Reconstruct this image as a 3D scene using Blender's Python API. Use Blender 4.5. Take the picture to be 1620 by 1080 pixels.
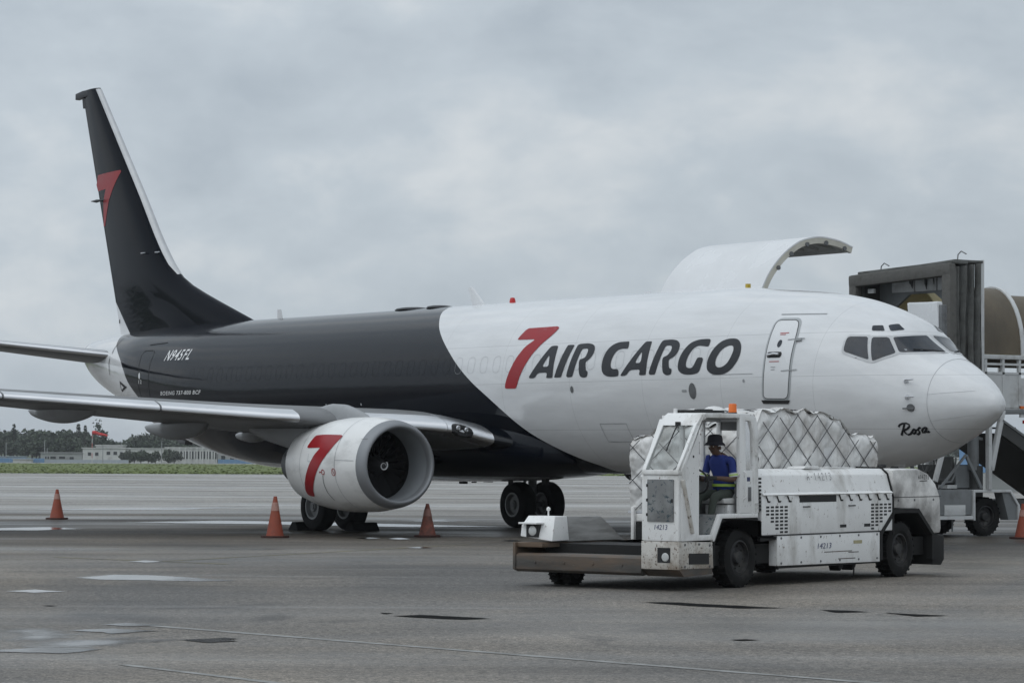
import bpy, bmesh, math, random
from mathutils import Vector, Matrix, noise, geometry
R = math.radians
PI = math.pi
for o in list(bpy.data.objects): bpy.data.objects.remove(o)
scene = bpy.context.scene
col = scene.collection
random.seed(7)

# ------------------------------------------------------------------ camera
FPX, CX, CY, CH = 4515.4, 37.994, -38.100, 1.960
YAW, PITCH, ROLL = R(54.919), R(2.130), R(0.254)
cd = bpy.data.cameras.new('camera'); cam = bpy.data.objects.new('camera', cd); col.objects.link(cam)
cd.sensor_fit = 'HORIZONTAL'; cd.sensor_width = 36.0; cd.lens = 36.0 * FPX / 1620.0
cd.clip_start = 0.5; cd.clip_end = 20000
fw = Vector((-math.sin(YAW)*math.cos(PITCH), math.cos(YAW)*math.cos(PITCH), math.sin(PITCH)))
rt = Vector((math.cos(YAW), math.sin(YAW), 0)); up = rt.cross(fw)
rt, up = rt*math.cos(ROLL)+up*math.sin(ROLL), up*math.cos(ROLL)-rt*math.sin(ROLL)
cam.matrix_world = Matrix(((rt.x, up.x, -fw.x, CX), (rt.y, up.y, -fw.y, CY), (rt.z, up.z, -fw.z, CH), (0, 0, 0, 1)))
scene.camera = cam

# ------------------------------------------------------------------ sky, sun, exposure
SUN_EL, SUN_AZ = R(58), R(280)          # soft light through the overcast, from behind the camera's left
world = bpy.data.worlds.new('World'); scene.world = world; world.use_nodes = True
nt = world.node_tree; N = nt.nodes; L = nt.links; N.clear()
def wn(t, **k):
    n = N.new(t)
    for a, b in k.items(): setattr(n, a, b)
    return n
out = wn('ShaderNodeOutputWorld'); tc = wn('ShaderNodeTexCoord')
sky = wn('ShaderNodeTexSky', sky_type='NISHITA', sun_disc=False, sun_elevation=SUN_EL, sun_rotation=R(90)-SUN_AZ)
skb = wn('ShaderNodeBackground'); skb.inputs[1].default_value = 0.06; L.new(sky.outputs[0], skb.inputs[0])
sep = wn('ShaderNodeSeparateXYZ'); L.new(tc.outputs['Generated'], sep.inputs[0])
mp = wn('ShaderNodeMapping'); mp.inputs['Scale'].default_value = (1, 1, 1.9); mp.inputs['Location'].default_value = (.35, .2, .1); L.new(tc.outputs['Generated'], mp.inputs[0])
n1 = wn('ShaderNodeTexNoise'); n1.inputs['Scale'].default_value = 7.5; n1.inputs['Detail'].default_value = 5; n1.inputs['Roughness'].default_value = .5; n1.inputs['Distortion'].default_value = .35
L.new(mp.outputs[0], n1.inputs['Vector'])
n2 = wn('ShaderNodeTexNoise'); n2.inputs['Scale'].default_value = 24; n2.inputs['Detail'].default_value = 7; n2.inputs['Roughness'].default_value = .58; n2.inputs['Distortion'].default_value = .25
L.new(mp.outputs[0], n2.inputs['Vector'])
mx = wn('ShaderNodeMath', operation='MULTIPLY_ADD'); L.new(n2.outputs[0], mx.inputs[0]); mx.inputs[1].default_value = .40; L.new(n1.outputs[0], mx.inputs[2])
cr = wn('ShaderNodeValToRGB'); L.new(mx.outputs[0], cr.inputs[0])
e = cr.color_ramp.elements
e[0].position = .50; e[0].color = (.400, .455, .510, 1)
e[1].position = .93; e[1].color = (.67, .70, .72, 1)
q = e.new(.70); q.color = (.490, .548, .600, 1)
zen = wn('ShaderNodeMapRange'); zen.inputs[1].default_value = 0.0; zen.inputs[2].default_value = .75; zen.inputs[3].default_value = 1.0; zen.inputs[4].default_value = 1.42
L.new(sep.outputs[2], zen.inputs[0])
dt = wn('ShaderNodeVectorMath', operation='DOT_PRODUCT'); L.new(tc.outputs['Generated'], dt.inputs[0]); dt.inputs[1].default_value = (math.cos(R(245)), math.sin(R(245)), 0)   # cloud a little brighter towards the hidden sun
az = wn('ShaderNodeMath', operation='MULTIPLY_ADD'); L.new(dt.outputs['Value'], az.inputs[0]); az.inputs[1].default_value = .22; az.inputs[2].default_value = 1.0
br = wn('ShaderNodeMath', operation='MULTIPLY'); L.new(zen.outputs[0], br.inputs[0]); L.new(az.outputs[0], br.inputs[1])
clb = wn('ShaderNodeBackground'); L.new(cr.outputs[0], clb.inputs[0]); L.new(br.outputs[0], clb.inputs[1])
ms = wn('ShaderNodeMixShader'); ms.inputs[0].default_value = .94; L.new(skb.outputs[0], ms.inputs[1]); L.new(clb.outputs[0], ms.inputs[2])
L.new(ms.outputs[0], out.inputs[0])
sd = bpy.data.lights.new('sun', 'SUN'); sd.energy = 0.55; sd.angle = R(70); sd.color = (1, .975, .94)
sun = bpy.data.objects.new('sun', sd); col.objects.link(sun)
sun.rotation_euler = (PI/2 - SUN_EL, 0, SUN_AZ + PI/2)
scene.view_settings.view_transform = 'Standard'; scene.view_settings.look = 'None'
scene.view_settings.exposure = 0.09; scene.view_settings.gamma = 1.0
scene.render.engine = 'CYCLES'
HAZE = 0.00012
scene.cycles.max_bounces = 8; scene.cycles.transparent_max_bounces = 16

# ------------------------------------------------------------------ materials
def mat(name, c, rough=.5, metal=0.0, var=.12, scale=3.0, dirt=None, bump=0.0, bscale=40.0, spec=.5, stretch=(1, 1, 1), coat=0.0, speck=None):
    """procedural paint / metal / fabric: base colour with cloudy variation, optional grime patches (colour, amount, scale) and chips (colour, amount, scale)"""
    m = bpy.data.materials.new(name); m.use_nodes = True
    t = m.node_tree; n = t.nodes; l = t.links; b = n['Principled BSDF']
    b.inputs['Roughness'].default_value = rough; b.inputs['Metallic'].default_value = metal
    b.inputs['Specular IOR Level'].default_value = spec; b.inputs['Coat Weight'].default_value = coat; b.inputs['Coat Roughness'].default_value = .08
    tx = n.new('ShaderNodeTexCoord'); mp = n.new('ShaderNodeMapping'); mp.inputs['Scale'].default_value = stretch; l.new(tx.outputs['Object'], mp.inputs[0])
    nz = n.new('ShaderNodeTexNoise'); nz.inputs['Scale'].default_value = scale; nz.inputs['Detail'].default_value = 6; l.new(mp.outputs[0], nz.inputs['Vector'])
    mr = n.new('ShaderNodeMapRange'); mr.inputs[1].default_value = .3; mr.inputs[2].default_value = .7; mr.inputs[3].default_value = 1-var; mr.inputs[4].default_value = 1+var*.6
    l.new(nz.outputs[0], mr.inputs[0])
    vm = n.new('ShaderNodeVectorMath'); vm.operation = 'SCALE'; vm.inputs[0].default_value = c[:3]; l.new(mr.outputs[0], vm.inputs['Scale'])
    cur = vm.outputs[0]
    for k, dd in enumerate((dirt, speck)):
        if not dd: continue
        dcol, amt, dsc = dd
        dn = n.new('ShaderNodeTexNoise'); dn.inputs['Scale'].default_value = dsc; dn.inputs['Detail'].default_value = 8; dn.inputs['Roughness'].default_value = .62 if k == 0 else .75
        l.new(mp.outputs[0], dn.inputs['Vector'])
        rr = n.new('ShaderNodeMapRange'); lo = .72-.42*amt
        rr.inputs[1].default_value = lo; rr.inputs[2].default_value = lo+(.26 if k == 0 else .05); rr.inputs[4].default_value = .85 if k == 0 else 1
        l.new(dn.outputs[0], rr.inputs[0])
        mi = n.new('ShaderNodeMix'); mi.data_type = 'RGBA'; l.new(rr.outputs[0], mi.inputs[0]); l.new(cur, mi.inputs[6]); mi.inputs[7].default_value = (*dcol, 1)
        cur = mi.outputs[2]
    l.new(cur, b.inputs['Base Color'])
    r2 = n.new('ShaderNodeMapRange'); r2.inputs[3].default_value = max(.03, rough-.08); r2.inputs[4].default_value = min(1, rough+.12); l.new(nz.outputs[0], r2.inputs[0]); l.new(r2.outputs[0], b.inputs['Roughness'])
    if bump:
        bn = n.new('ShaderNodeTexNoise'); bn.inputs['Scale'].default_value = bscale; bn.inputs['Detail'].default_value = 4; l.new(mp.outputs[0], bn.inputs['Vector'])
        bp = n.new('ShaderNodeBump'); bp.inputs['Strength'].default_value = bump; bp.inputs['Distance'].default_value = .02; l.new(bn.outputs[0], bp.inputs['Height']); l.new(bp.outputs[0], b.inputs['Normal'])
    return m
def glass_mat(name, tint=(.75, .8, .8), dark=.0):
    m = bpy.data.materials.new(name); m.use_nodes = True; t = m.node_tree; n = t.nodes; l = t.links
    o = n['Material Output']; n.remove(n['Principled BSDF'])
    tr = n.new('ShaderNodeBsdfTransparent'); tr.inputs[0].default_value = (*tint, 1)
    gl = n.new('ShaderNodeBsdfGlossy'); gl.inputs['Roughness'].default_value = .05
    df = n.new('ShaderNodeBsdfDiffuse'); df.inputs[0].default_value = (.5, .5, .48, 1)
    fr = n.new('ShaderNodeFresnel'); fr.inputs[0].default_value = 1.45
    nz = n.new('ShaderNodeTexNoise'); nz.inputs['Scale'].default_value = 4
    mr = n.new('ShaderNodeMapRange'); mr.inputs[3].default_value = .0; mr.inputs[4].default_value = .22+dark; l.new(nz.outputs[0], mr.inputs[0])
    a = n.new('ShaderNodeMixShader'); l.new(mr.outputs[0], a.inputs[0]); l.new(tr.outputs[0], a.inputs[1]); l.new(df.outputs[0], a.inputs[2])
    s = n.new('ShaderNodeMixShader'); l.new(fr.outputs[0], s.inputs[0]); l.new(a.outputs[0], s.inputs[1]); l.new(gl.outputs[0], s.inputs[2])
    l.new(s.outputs[0], o.inputs[0])
    return m

# ------------------------------------------------------------------ mesh builder
class MB:
    def __init__(s): s.v = []; s.f = []
    def add(s, vs, fs):
        o = len(s.v); s.v += [tuple(p) for p in vs]; s.f += [tuple(i+o for i in f) for f in fs]; return s
    def box(s, x0, x1, y0, y1, z0, z1):
        x0, x1 = min(x0, x1), max(x0, x1); y0, y1 = min(y0, y1), max(y0, y1); z0, z1 = min(z0, z1), max(z0, z1)
        return s.add([(x0, y0, z0), (x1, y0, z0), (x1, y1, z0), (x0, y1, z0), (x0, y0, z1), (x1, y0, z1), (x1, y1, z1), (x0, y1, z1)],
                     [(3, 2, 1, 0), (4, 5, 6, 7), (0, 1, 5, 4), (1, 2, 6, 5), (2, 3, 7, 6), (3, 0, 4, 7)])
    def prism(s, poly, axis, a, b):
        """polygon in the two other axes, extruded along axis from a to b"""
        def P(p, t): return {'x': (t, p[0], p[1]), 'y': (p[0], t, p[1]), 'z': (p[0], p[1], t)}[axis]
        n = len(poly)
        return s.add([P(p, a) for p in poly]+[P(p, b) for p in poly],
                     [tuple(range(n)), tuple(range(2*n-1, n-1, -1))]+[(i, i+n, (i+1) % n+n, (i+1) % n) for i in range(n)])
    def tube(s, pts, r, n=8, closed=False, cap=True):
        pts = [Vector(p) for p in pts]; m = len(pts); rings = []; prev = None
        for i, p in enumerate(pts):
            if closed: d = pts[(i+1) % m]-pts[i-1]
            else: d = pts[min(i+1, m-1)]-pts[max(i-1, 0)]
            if d.length < 1e-9: d = Vector((0, 0, 1))
            d.normalize()
            a = prev if prev is not None and abs(prev.dot(d)) < .95 else (Vector((0, 0, 1)) if abs(d.z) < .9 else Vector((1, 0, 0)))
            u = (a-d*a.dot(d)).normalized(); w = d.cross(u); prev = u
            rr = r[i] if isinstance(r, (list, tuple)) else r
            rings.append([p+(u*math.cos(2*PI*k/n)+w*math.sin(2*PI*k/n))*rr for k in range(n)])
        fs = []
        for i in range(m if closed else m-1):
            j = (i+1) % m
            for k in range(n): fs.append((i*n+k, i*n+(k+1) % n, j*n+(k+1) % n, j*n+k))
        if cap and not closed: fs += [tuple(range(n-1, -1, -1)), tuple((m-1)*n+k for k in range(n))]
        return s.add([q for r_ in rings for q in r_], fs)
    def bar(s, a, b, w, h, upv=(0, 0, 1)):
        a, b = Vector(a), Vector(b); d = (b-a).normalized(); u = Vector(upv)
        if abs(u.dot(d)) > .98: u = Vector((1, 0, 0))
        sd = d.cross(u).normalized(); u = sd.cross(d)
        vs = [p+sd*i*w/2+u*j*h/2 for p in (a, b) for i, j in ((-1, -1), (1, -1), (1, 1), (-1, 1))]
        return s.add(vs, [(0, 1, 2, 3), (7, 6, 5, 4), (0, 4, 5, 1), (1, 5, 6, 2), (2, 6, 7, 3), (3, 7, 4, 0)])
    def lathe(s, prof, n=32, axis='y', c=(0, 0, 0), closed=False):
        """profile of (along, radius) spun round an axis"""
        def P(t, r, a):
            x, y = r*math.cos(a), r*math.sin(a)
            q = {'x': (t, x, y), 'y': (x, t, y), 'z': (x, y, t)}[axis]
            return (q[0]+c[0], q[1]+c[1], q[2]+c[2])
        m = len(prof); vs = [P(t, r, 2*PI*k/n) for t, r in prof for k in range(n)]; fs = []
        for i in range(m if closed else m-1):
            j = (i+1) % m
            for k in range(n): fs.append((i*n+k, i*n+(k+1) % n, j*n+(k+1) % n, j*n+k))
        return s.add(vs, fs)
    def loft(s, rings, caps=True, closed=True):
        n = len(rings[0]); m = len(rings); fs = []
        for i in range(m-1):
            for k in range(n if closed else n-1): fs.append((i*n+k, i*n+(k+1) % n, (i+1)*n+(k+1) % n, (i+1)*n+k))
        if caps and closed: fs += [tuple(range(n-1, -1, -1)), tuple((m-1)*n+k for k in range(n))]
        return s.add([p for r in rings for p in r], fs)
    def mesh(s, name, m, bevel=0, smooth=True, ang=32, weld=True):
        me = bpy.data.meshes.new(name)
        bm = bmesh.new(); vs = [bm.verts.new(p) for p in s.v]
        for f in s.f:
            try: bm.faces.new([vs[i] for i in f])
            except ValueError: pass
        if weld: bmesh.ops.remove_doubles(bm, verts=bm.verts, dist=1e-5)
        bmesh.ops.recalc_face_normals(bm, faces=bm.faces)
        if bevel:
            es = [e for e in bm.edges if len(e.link_faces) == 2 and e.calc_face_angle(0) > R(25)]
            bmesh.ops.bevel(bm, geom=es, offset=bevel, segments=2, profile=.6, affect='EDGES', clamp_overlap=True)
        bm.to_mesh(me); bm.free()
        for p in me.polygons: p.use_smooth = smooth
        if smooth: me.set_sharp_from_angle(angle=R(ang))
        for x in (m if isinstance(m, (list, tuple)) else [m]): me.materials.append(x)
        return me
    def build(s, name, m, parent=None, **k):
        o = bpy.data.objects.new(name, s.mesh(name, m, **k)); col.objects.link(o)
        if parent: o.parent = parent
        return o
def tag(o, label=None, cat=None, group=None, kind=None):
    if label: o['label'] = label
    if cat: o['category'] = cat
    if group: o['group'] = group
    if kind: o['kind'] = kind
    return o
def thing(name, label, cat, loc=(0, 0, 0), rz=0.0, group=None):
    o = bpy.data.objects.new(name, None); col.objects.link(o); o.empty_display_size = .3
    o.location = loc; o.rotation_euler = (0, 0, rz)
    return tag(o, label, cat, group)
def inst(o, loc, parent=None, rot=None, scale=None):
    c = o.copy(); col.objects.link(c); c.location = loc
    if rot: c.rotation_euler = rot
    if scale: c.scale = scale
    if parent: c.parent = parent
    return c
def copy_tree(o, parent=None):
    kids = list(o.children); c = o.copy(); col.objects.link(c); c.parent = parent
    for k in kids: copy_tree(k, c)
    return c
def pchip(xs, ys):
    n = len(xs); h = [xs[i+1]-xs[i] for i in range(n-1)]; d = [(ys[i+1]-ys[i])/h[i] for i in range(n-1)]; m = [0.0]*n
    for i in range(1, n-1):
        if d[i-1]*d[i] > 0:
            w1 = 2*h[i]+h[i-1]; w2 = h[i]+2*h[i-1]; m[i] = (w1+w2)/(w1/d[i-1]+w2/d[i])
    m[0] = d[0]; m[-1] = d[-1]
    def fn(x):
        x = min(max(x, xs[0]), xs[-1]); i = 0
        while i < n-2 and x > xs[i+1]: i += 1
        t = (x-xs[i])/h[i]; t2 = t*t; t3 = t2*t
        return (2*t3-3*t2+1)*ys[i]+(t3-2*t2+t)*h[i]*m[i]+(-2*t3+3*t2)*ys[i+1]+(t3-t2)*h[i]*m[i+1]
    return fn
def inside(p, loops):
    c = False
    for lp in loops:
        j = len(lp)-1
        for i in range(len(lp)):
            a, b = lp[i], lp[j]
            if (a[1] > p[1]) != (b[1] > p[1]) and p[0] < (b[0]-a[0])*(p[1]-a[1])/(b[1]-a[1])+a[0]: c = not c
            j = i
    return c
def soften(lp, cut=.03, it=2):
    for _ in range(it):
        o = []
        for i in range(len(lp)):
            p = Vector(lp[i][:2]); a = Vector(lp[i-1][:2]); b = Vector(lp[(i+1) % len(lp)][:2])
            for q in (a, b):
                d = q-p; ln = d.length
                o.append(tuple(p+d*(min(.25*ln, cut)/max(ln, 1e-9))))
        lp = o; cut *= .5
    return lp
def decal(loops, fn, grid=.12, dens=.1):
    """2-D outline(s) filled with a fine triangle sheet and laid onto a surface by fn(u, v)"""
    pts = []; edges = []
    for lp in loops:
        dl = []
        for i in range(len(lp)):
            a, b = Vector(lp[i][:2]), Vector(lp[(i+1) % len(lp)][:2]); k = max(1, int((b-a).length/dens))
            dl += [a+(b-a)*j/k for j in range(k)]
        o = len(pts); pts += dl; edges += [(o+i, o+(i+1) % len(dl)) for i in range(len(dl))]
    xs = [p.x for p in pts]; ys = [p.y for p in pts]
    x = min(xs)+grid*.5
    while x < max(xs):
        y = min(ys)+grid*.5
        while y < max(ys):
            if inside((x, y), loops): pts.append(Vector((x, y)))
            y += grid
        x += grid
    r = geometry.delaunay_2d_cdt(pts, edges, [], 0, 1e-5)
    mb = MB(); vs = r[0]; fs = [f for f in r[2] if inside(sum((vs[i] for i in f), Vector((0, 0)))/len(f), loops)]
    return mb.add([fn(p.x, p.y) for p in vs], fs)
def ribbon(lines, w, fn):
    """strokes of width w (2-D polylines) laid on a surface"""
    mb = MB()
    for ln in lines:
        P = [Vector(p) for p in ln]; L_ = []; R_ = []
        for i, p in enumerate(P):
            d = (P[min(i+1, len(P)-1)]-P[max(i-1, 0)]).normalized(); n_ = Vector((-d.y, d.x))*w/2
            L_.append(p+n_); R_.append(p-n_)
        m = len(P)
        mb.add([fn(*p) for p in L_]+[fn(*p) for p in R_], [(i, i+1, m+i+1, m+i) for i in range(m-1)])
    return mb
def dense(ln, st=.1):
    o = []
    for a, b in zip(ln, ln[1:]):
        k = max(1, int(math.dist(a, b)/st)); o += [(a[0]+(b[0]-a[0])*j/k, a[1]+(b[1]-a[1])*j/k) for j in range(k)]
    return o+[ln[-1]]
def text2d(s, bold=0.0, gap=1.0):
    """triangles of a line of text in the plane, cap height about .7 per unit"""
    cu = bpy.data.curves.new('txt', 'FONT'); cu.body = s; cu.offset = bold; cu.space_character = gap; cu.resolution_u = 3
    o = bpy.data.objects.new('txt', cu); col.objects.link(o); dg = bpy.context.evaluated_depsgraph_get()
    me = o.evaluated_get(dg).to_mesh(); bm = bmesh.new(); bm.from_mesh(me); o.evaluated_get(dg).to_mesh_clear()
    bmesh.ops.triangulate(bm, faces=bm.faces)
    vs = [(v.co.x, v.co.y) for v in bm.verts]; bm.verts.index_update(); fs = [tuple(v.index for v in f.verts) for f in bm.faces]
    bm.free(); bpy.data.objects.remove(o); bpy.data.curves.remove(cu)
    return vs, fs
def text_on(s, fn, u0, u1, v0, v1, shear=0.0, bold=0.0, gap=1.0):
    """text fitted to the box u0..u1, v0..v1 of a surface"""
    vs, fs = text2d(s, bold, gap); x0 = min(p[0] for p in vs); x1 = max(p[0] for p in vs); y0 = min(p[1] for p in vs); y1 = max(p[1] for p in vs)
    mb = MB(); q = []
    for x, y in vs:
        b = (y-y0)/(y1-y0); a = ((x-x0)/(x1-x0))*(1-shear)+shear*b
        q.append(fn(u0+(u1-u0)*a, v0+(v1-v0)*b))
    return mb.add(q, fs)

# ------------------------------------------------------------------ ground and far setting (d = metres out along the view, w = metres to its right)
FD = Vector((-math.sin(YAW), math.cos(YAW), 0)); RD = Vector((math.cos(YAW), math.sin(YAW), 0))
def G(d, w, z=0.0):
    p = Vector((CX, CY, 0))+FD*d+RD*w; return (p.x, p.y, z)
def tz(d): return 0.0 if d < 327 else max(-4.0, CH-.006*d)
def strip(name, d0, d1, w0, w1, m, kind='structure', dz=0.0, nd=1, nw=1):
    mb = MB(); ds = [d0+(d1-d0)*i/nd for i in range(nd+1)]; ws = [w0+(w1-w0)*i/nw for i in range(nw+1)]
    mb.add([G(d, w, tz(d)+dz) for d in ds for w in ws], [(i*(nw+1)+j, i*(nw+1)+j+1, (i+1)*(nw+1)+j+1, (i+1)*(nw+1)+j) for i in range(nd) for j in range(nw)])
    o = mb.build(name, m, smooth=False); tag(o, kind=kind); return o

def apron_mat():
    m = bpy.data.materials.new('apron'); m.use_nodes = True; t = m.node_tree; n = t.nodes; l = t.links; b = n['Principled BSDF']
    tx = n.new('ShaderNodeTexCoord')
    rot = n.new('ShaderNodeMapping'); rot.inputs['Rotation'].default_value = (0, 0, -YAW); l.new(tx.outputs['Object'], rot.inputs[0])
    def nz(sc, det, ro, st=(1, 1, 1), dis=0):
        mp = n.new('ShaderNodeMapping'); mp.inputs['Scale'].default_value = st; l.new(rot.outputs[0], mp.inputs[0])
        q = n.new('ShaderNodeTexNoise'); q.inputs['Scale'].default_value = sc; q.inputs['Detail'].default_value = det; q.inputs['Roughness'].default_value = ro; q.inputs['Distortion'].default_value = dis
        l.new(mp.outputs[0], q.inputs['Vector']); return q.outputs[0]
    def mr(a, i0, i1, o0, o1):
        q = n.new('ShaderNodeMapRange'); q.inputs[1].default_value = i0; q.inputs[2].default_value = i1; q.inputs[3].default_value = o0; q.inputs[4].default_value = o1; l.new(a, q.inputs[0]); return q.outputs[0]
    def mul(a, c):
        q = n.new('ShaderNodeMath'); q.operation = 'MULTIPLY'; l.new(a, q.inputs[0]); l.new(c, q.inputs[1]); return q.outputs[0]
    big = nz(.13, 6, .62, (1, .45, 1), .8); mid = nz(.55, 6, .62, (.7, 1, 1), .4); fine = nz(38, 3, .7); peb = nz(11, 5, .75)
    streak = nz(.35, 4, .55, (.18, 1, 1), .3)
    cr = n.new('ShaderNodeValToRGB'); l.new(big, cr.inputs[0]); e = cr.color_ramp.elements
    e[0].position = .36; e[0].color = (.112, .106, .099, 1); e[1].position = .58; e[1].color = (.186, .162, .134, 1)
    oil = mr(nz(.42, 3, .5, (1, .8, 1), .8), .62, .72, 1, .55); skid = mr(nz(.9, 3, .5, (.05, 1, 1), .1), .60, .70, 1, .78); crk = nz(.33, 6, .7, (1, 1, 1), 1.2)
    ca = n.new('ShaderNodeMath'); ca.operation = 'SUBTRACT'; l.new(crk, ca.inputs[0]); ca.inputs[1].default_value = .5; cb = n.new('ShaderNodeMath'); cb.operation = 'ABSOLUTE'; l.new(ca.outputs[0], cb.inputs[0]); crack = mr(cb.outputs[0], .0, .004, .45, 1)
    f = mul(mul(mul(oil, skid), crack), mul(mul(mr(mid, .3, .7, .76, 1.22), mr(fine, .38, .62, .40, 1.60)), mul(mr(peb, .36, .64, .45, 1.55), mr(streak, .35, .65, .80, 1.18))))
    # older asphalt nearby, paler concrete from some 80 m out
    sx = n.new('ShaderNodeSeparateXYZ'); l.new(rot.outputs[0], sx.inputs[0])
    da = n.new('ShaderNodeMath'); da.operation = 'MULTIPLY_ADD'; l.new(nz(.22, 4, .6, (.25, 1, 1)), da.inputs[0]); da.inputs[1].default_value = 26; l.new(sx.outputs[1], da.inputs[2])
    dc = (Vector((CX, CY, 0)).dot(Vector((-math.sin(YAW), math.cos(YAW), 0))))
    mi = n.new('ShaderNodeMix'); mi.data_type = 'RGBA'; l.new(mr(da.outputs[0], dc+84+13-4, dc+84+13+5, 0, 1), mi.inputs[0]); l.new(cr.outputs[0], mi.inputs[6]); mi.inputs[7].default_value = (.275, .262, .243, 1)
    # dark damp asphalt band between the two, shade under the jet painted in
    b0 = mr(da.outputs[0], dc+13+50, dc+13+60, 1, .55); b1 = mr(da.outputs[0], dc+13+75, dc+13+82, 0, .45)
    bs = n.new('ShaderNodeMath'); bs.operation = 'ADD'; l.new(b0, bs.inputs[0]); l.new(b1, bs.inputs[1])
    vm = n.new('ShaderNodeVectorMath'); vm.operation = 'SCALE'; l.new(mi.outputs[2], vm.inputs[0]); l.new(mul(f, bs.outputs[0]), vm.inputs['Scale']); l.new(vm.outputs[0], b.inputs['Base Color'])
    wet = nz(.16, 5, .55, (.22, 1, 1), .5)
    rg = n.new('ShaderNodeMath'); rg.operation = 'ADD'; l.new(mr(wet, .42, .62, .70, .27), rg.inputs[0]); l.new(mr(mid, .3, .7, -.05, .07), rg.inputs[1]); l.new(rg.outputs[0], b.inputs['Roughness'])
    b.inputs['Specular IOR Level'].default_value = .34
    bp = n.new('ShaderNodeBump'); bp.inputs['Strength'].default_value = .5; bp.inputs['Distance'].default_value = .012
    ad = n.new('ShaderNodeMath'); ad.operation = 'ADD'; l.new(fine, ad.inputs[0]); l.new(peb, ad.inputs[1]); l.new(ad.outputs[0], bp.inputs['Height']); l.new(bp.outputs[0], b.inputs['Normal'])
    return m
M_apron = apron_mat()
M_grass = mat('grass', (.115, .150, .038), .9, var=.15, scale=.12, dirt=((.12, .12, .045), .5, .06), bump=.15, bscale=3)
M_grassb = mat('grass_blades', (.118, .152, .038), .8, var=.15, scale=.15, dirt=((.13, .12, .045), .5, .08))
M_field = mat('field', (.05, .07, .028), .95, var=.3, scale=.05)
M_taxi = mat('taxiway', (.24, .235, .225), .8, var=.1, scale=.2)
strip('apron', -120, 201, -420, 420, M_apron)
strip('grass_strip', 201, 318, -420, 420, M_grass, dz=.01, nd=4)
strip('taxiway', 318, 345, -420, 420, M_taxi, dz=.02, nd=3)
strip('land', 345, 6500, -3500, 3500, M_field, nd=60)
gb = MB(); rg = random.Random(3)
for k in range(16000):
    d = 201.3+116*rg.random()**2.2; w = (rg.random()-.5)*.42*d*1.1; h = .015+.04*rg.random(); a = rg.random()*PI; x, y, z = G(d, w, .01)
    ca, sa = math.cos(a)*.13, math.sin(a)*.13; tx_, ty_ = rg.uniform(-.1, .1), rg.uniform(-.1, .1)
    gb.add([(x-ca, y-sa, z), (x+ca, y+sa, z), (x+ca*.4+tx_, y+sa*.4+ty_, z+h), (x-ca*.5+tx_, y-sa*.5+ty_, z+h*.8)], [(0, 1, 2, 3)])
tag(gb.build('grass', M_grassb, smooth=False, weld=False), 'mown green and straw coloured grass verge along the far edge of the apron', kind='stuff')

# puddles, tar seams and painted lines lie on the apron as thin sheets
M_water = mat('puddle_water', (.05, .05, .048), .05, var=.1, scale=1, spec=.6)
M_damp = mat('damp_film', (.13, .126, .12), .13, var=.25, scale=1.2, spec=.5)
M_tar = mat('tar', (.008, .008, .008), .95, var=.3, scale=3, spec=.05)
M_line = mat('worn_white_line', (.30, .30, .29), .7, var=.25, scale=2.5, dirt=((.12, .115, .105), .75, 3.5))
M_yline = mat('worn_yellow_line', (.21, .185, .10), .75, var=.25, scale=2.5, dirt=((.12, .115, .105), .8, 2))
for m_, s0 in ((M_water, .75), (M_damp, 1.6), (M_tar, 1.5)):      # thin film: fades out towards a ragged edge
    t = m_.node_tree; n = t.nodes; l = t.links; at = n.new('ShaderNodeAttribute'); at.attribute_name = 'fade'; tr = n.new('ShaderNodeBsdfTransparent'); mi = n.new('ShaderNodeMixShader')
    tx = n.new('ShaderNodeTexCoord'); nz = n.new('ShaderNodeTexNoise'); nz.inputs['Scale'].default_value = 1.6; nz.inputs['Detail'].default_value = 6; l.new(tx.outputs['Object'], nz.inputs['Vector'])
    ad = n.new('ShaderNodeMath'); ad.operation = 'MULTIPLY_ADD'; l.new(nz.outputs[0], ad.inputs[0]); ad.inputs[1].default_value = s0; l.new(at.outputs['Fac'], ad.inputs[2])
    mr = n.new('ShaderNodeMapRange'); mr.inputs[1].default_value = s0*.5+.15; mr.inputs[2].default_value = s0*.5+.75; l.new(ad.outputs[0], mr.inputs[0])
    l.new(mr.outputs[0], mi.inputs[0]); l.new(tr.outputs[0], mi.inputs[1]); l.new(n['Principled BSDF'].outputs[0], mi.inputs[2]); l.new(mi.outputs[0], n['Material Output'].inputs[0])
def px(x, y):       # ground point seen at a photo pixel
    d = fw*FPX+rt*(x-810)-up*(y-540); t = -CH/d.z; return (CX+d.x*t, CY+d.y*t)
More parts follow.
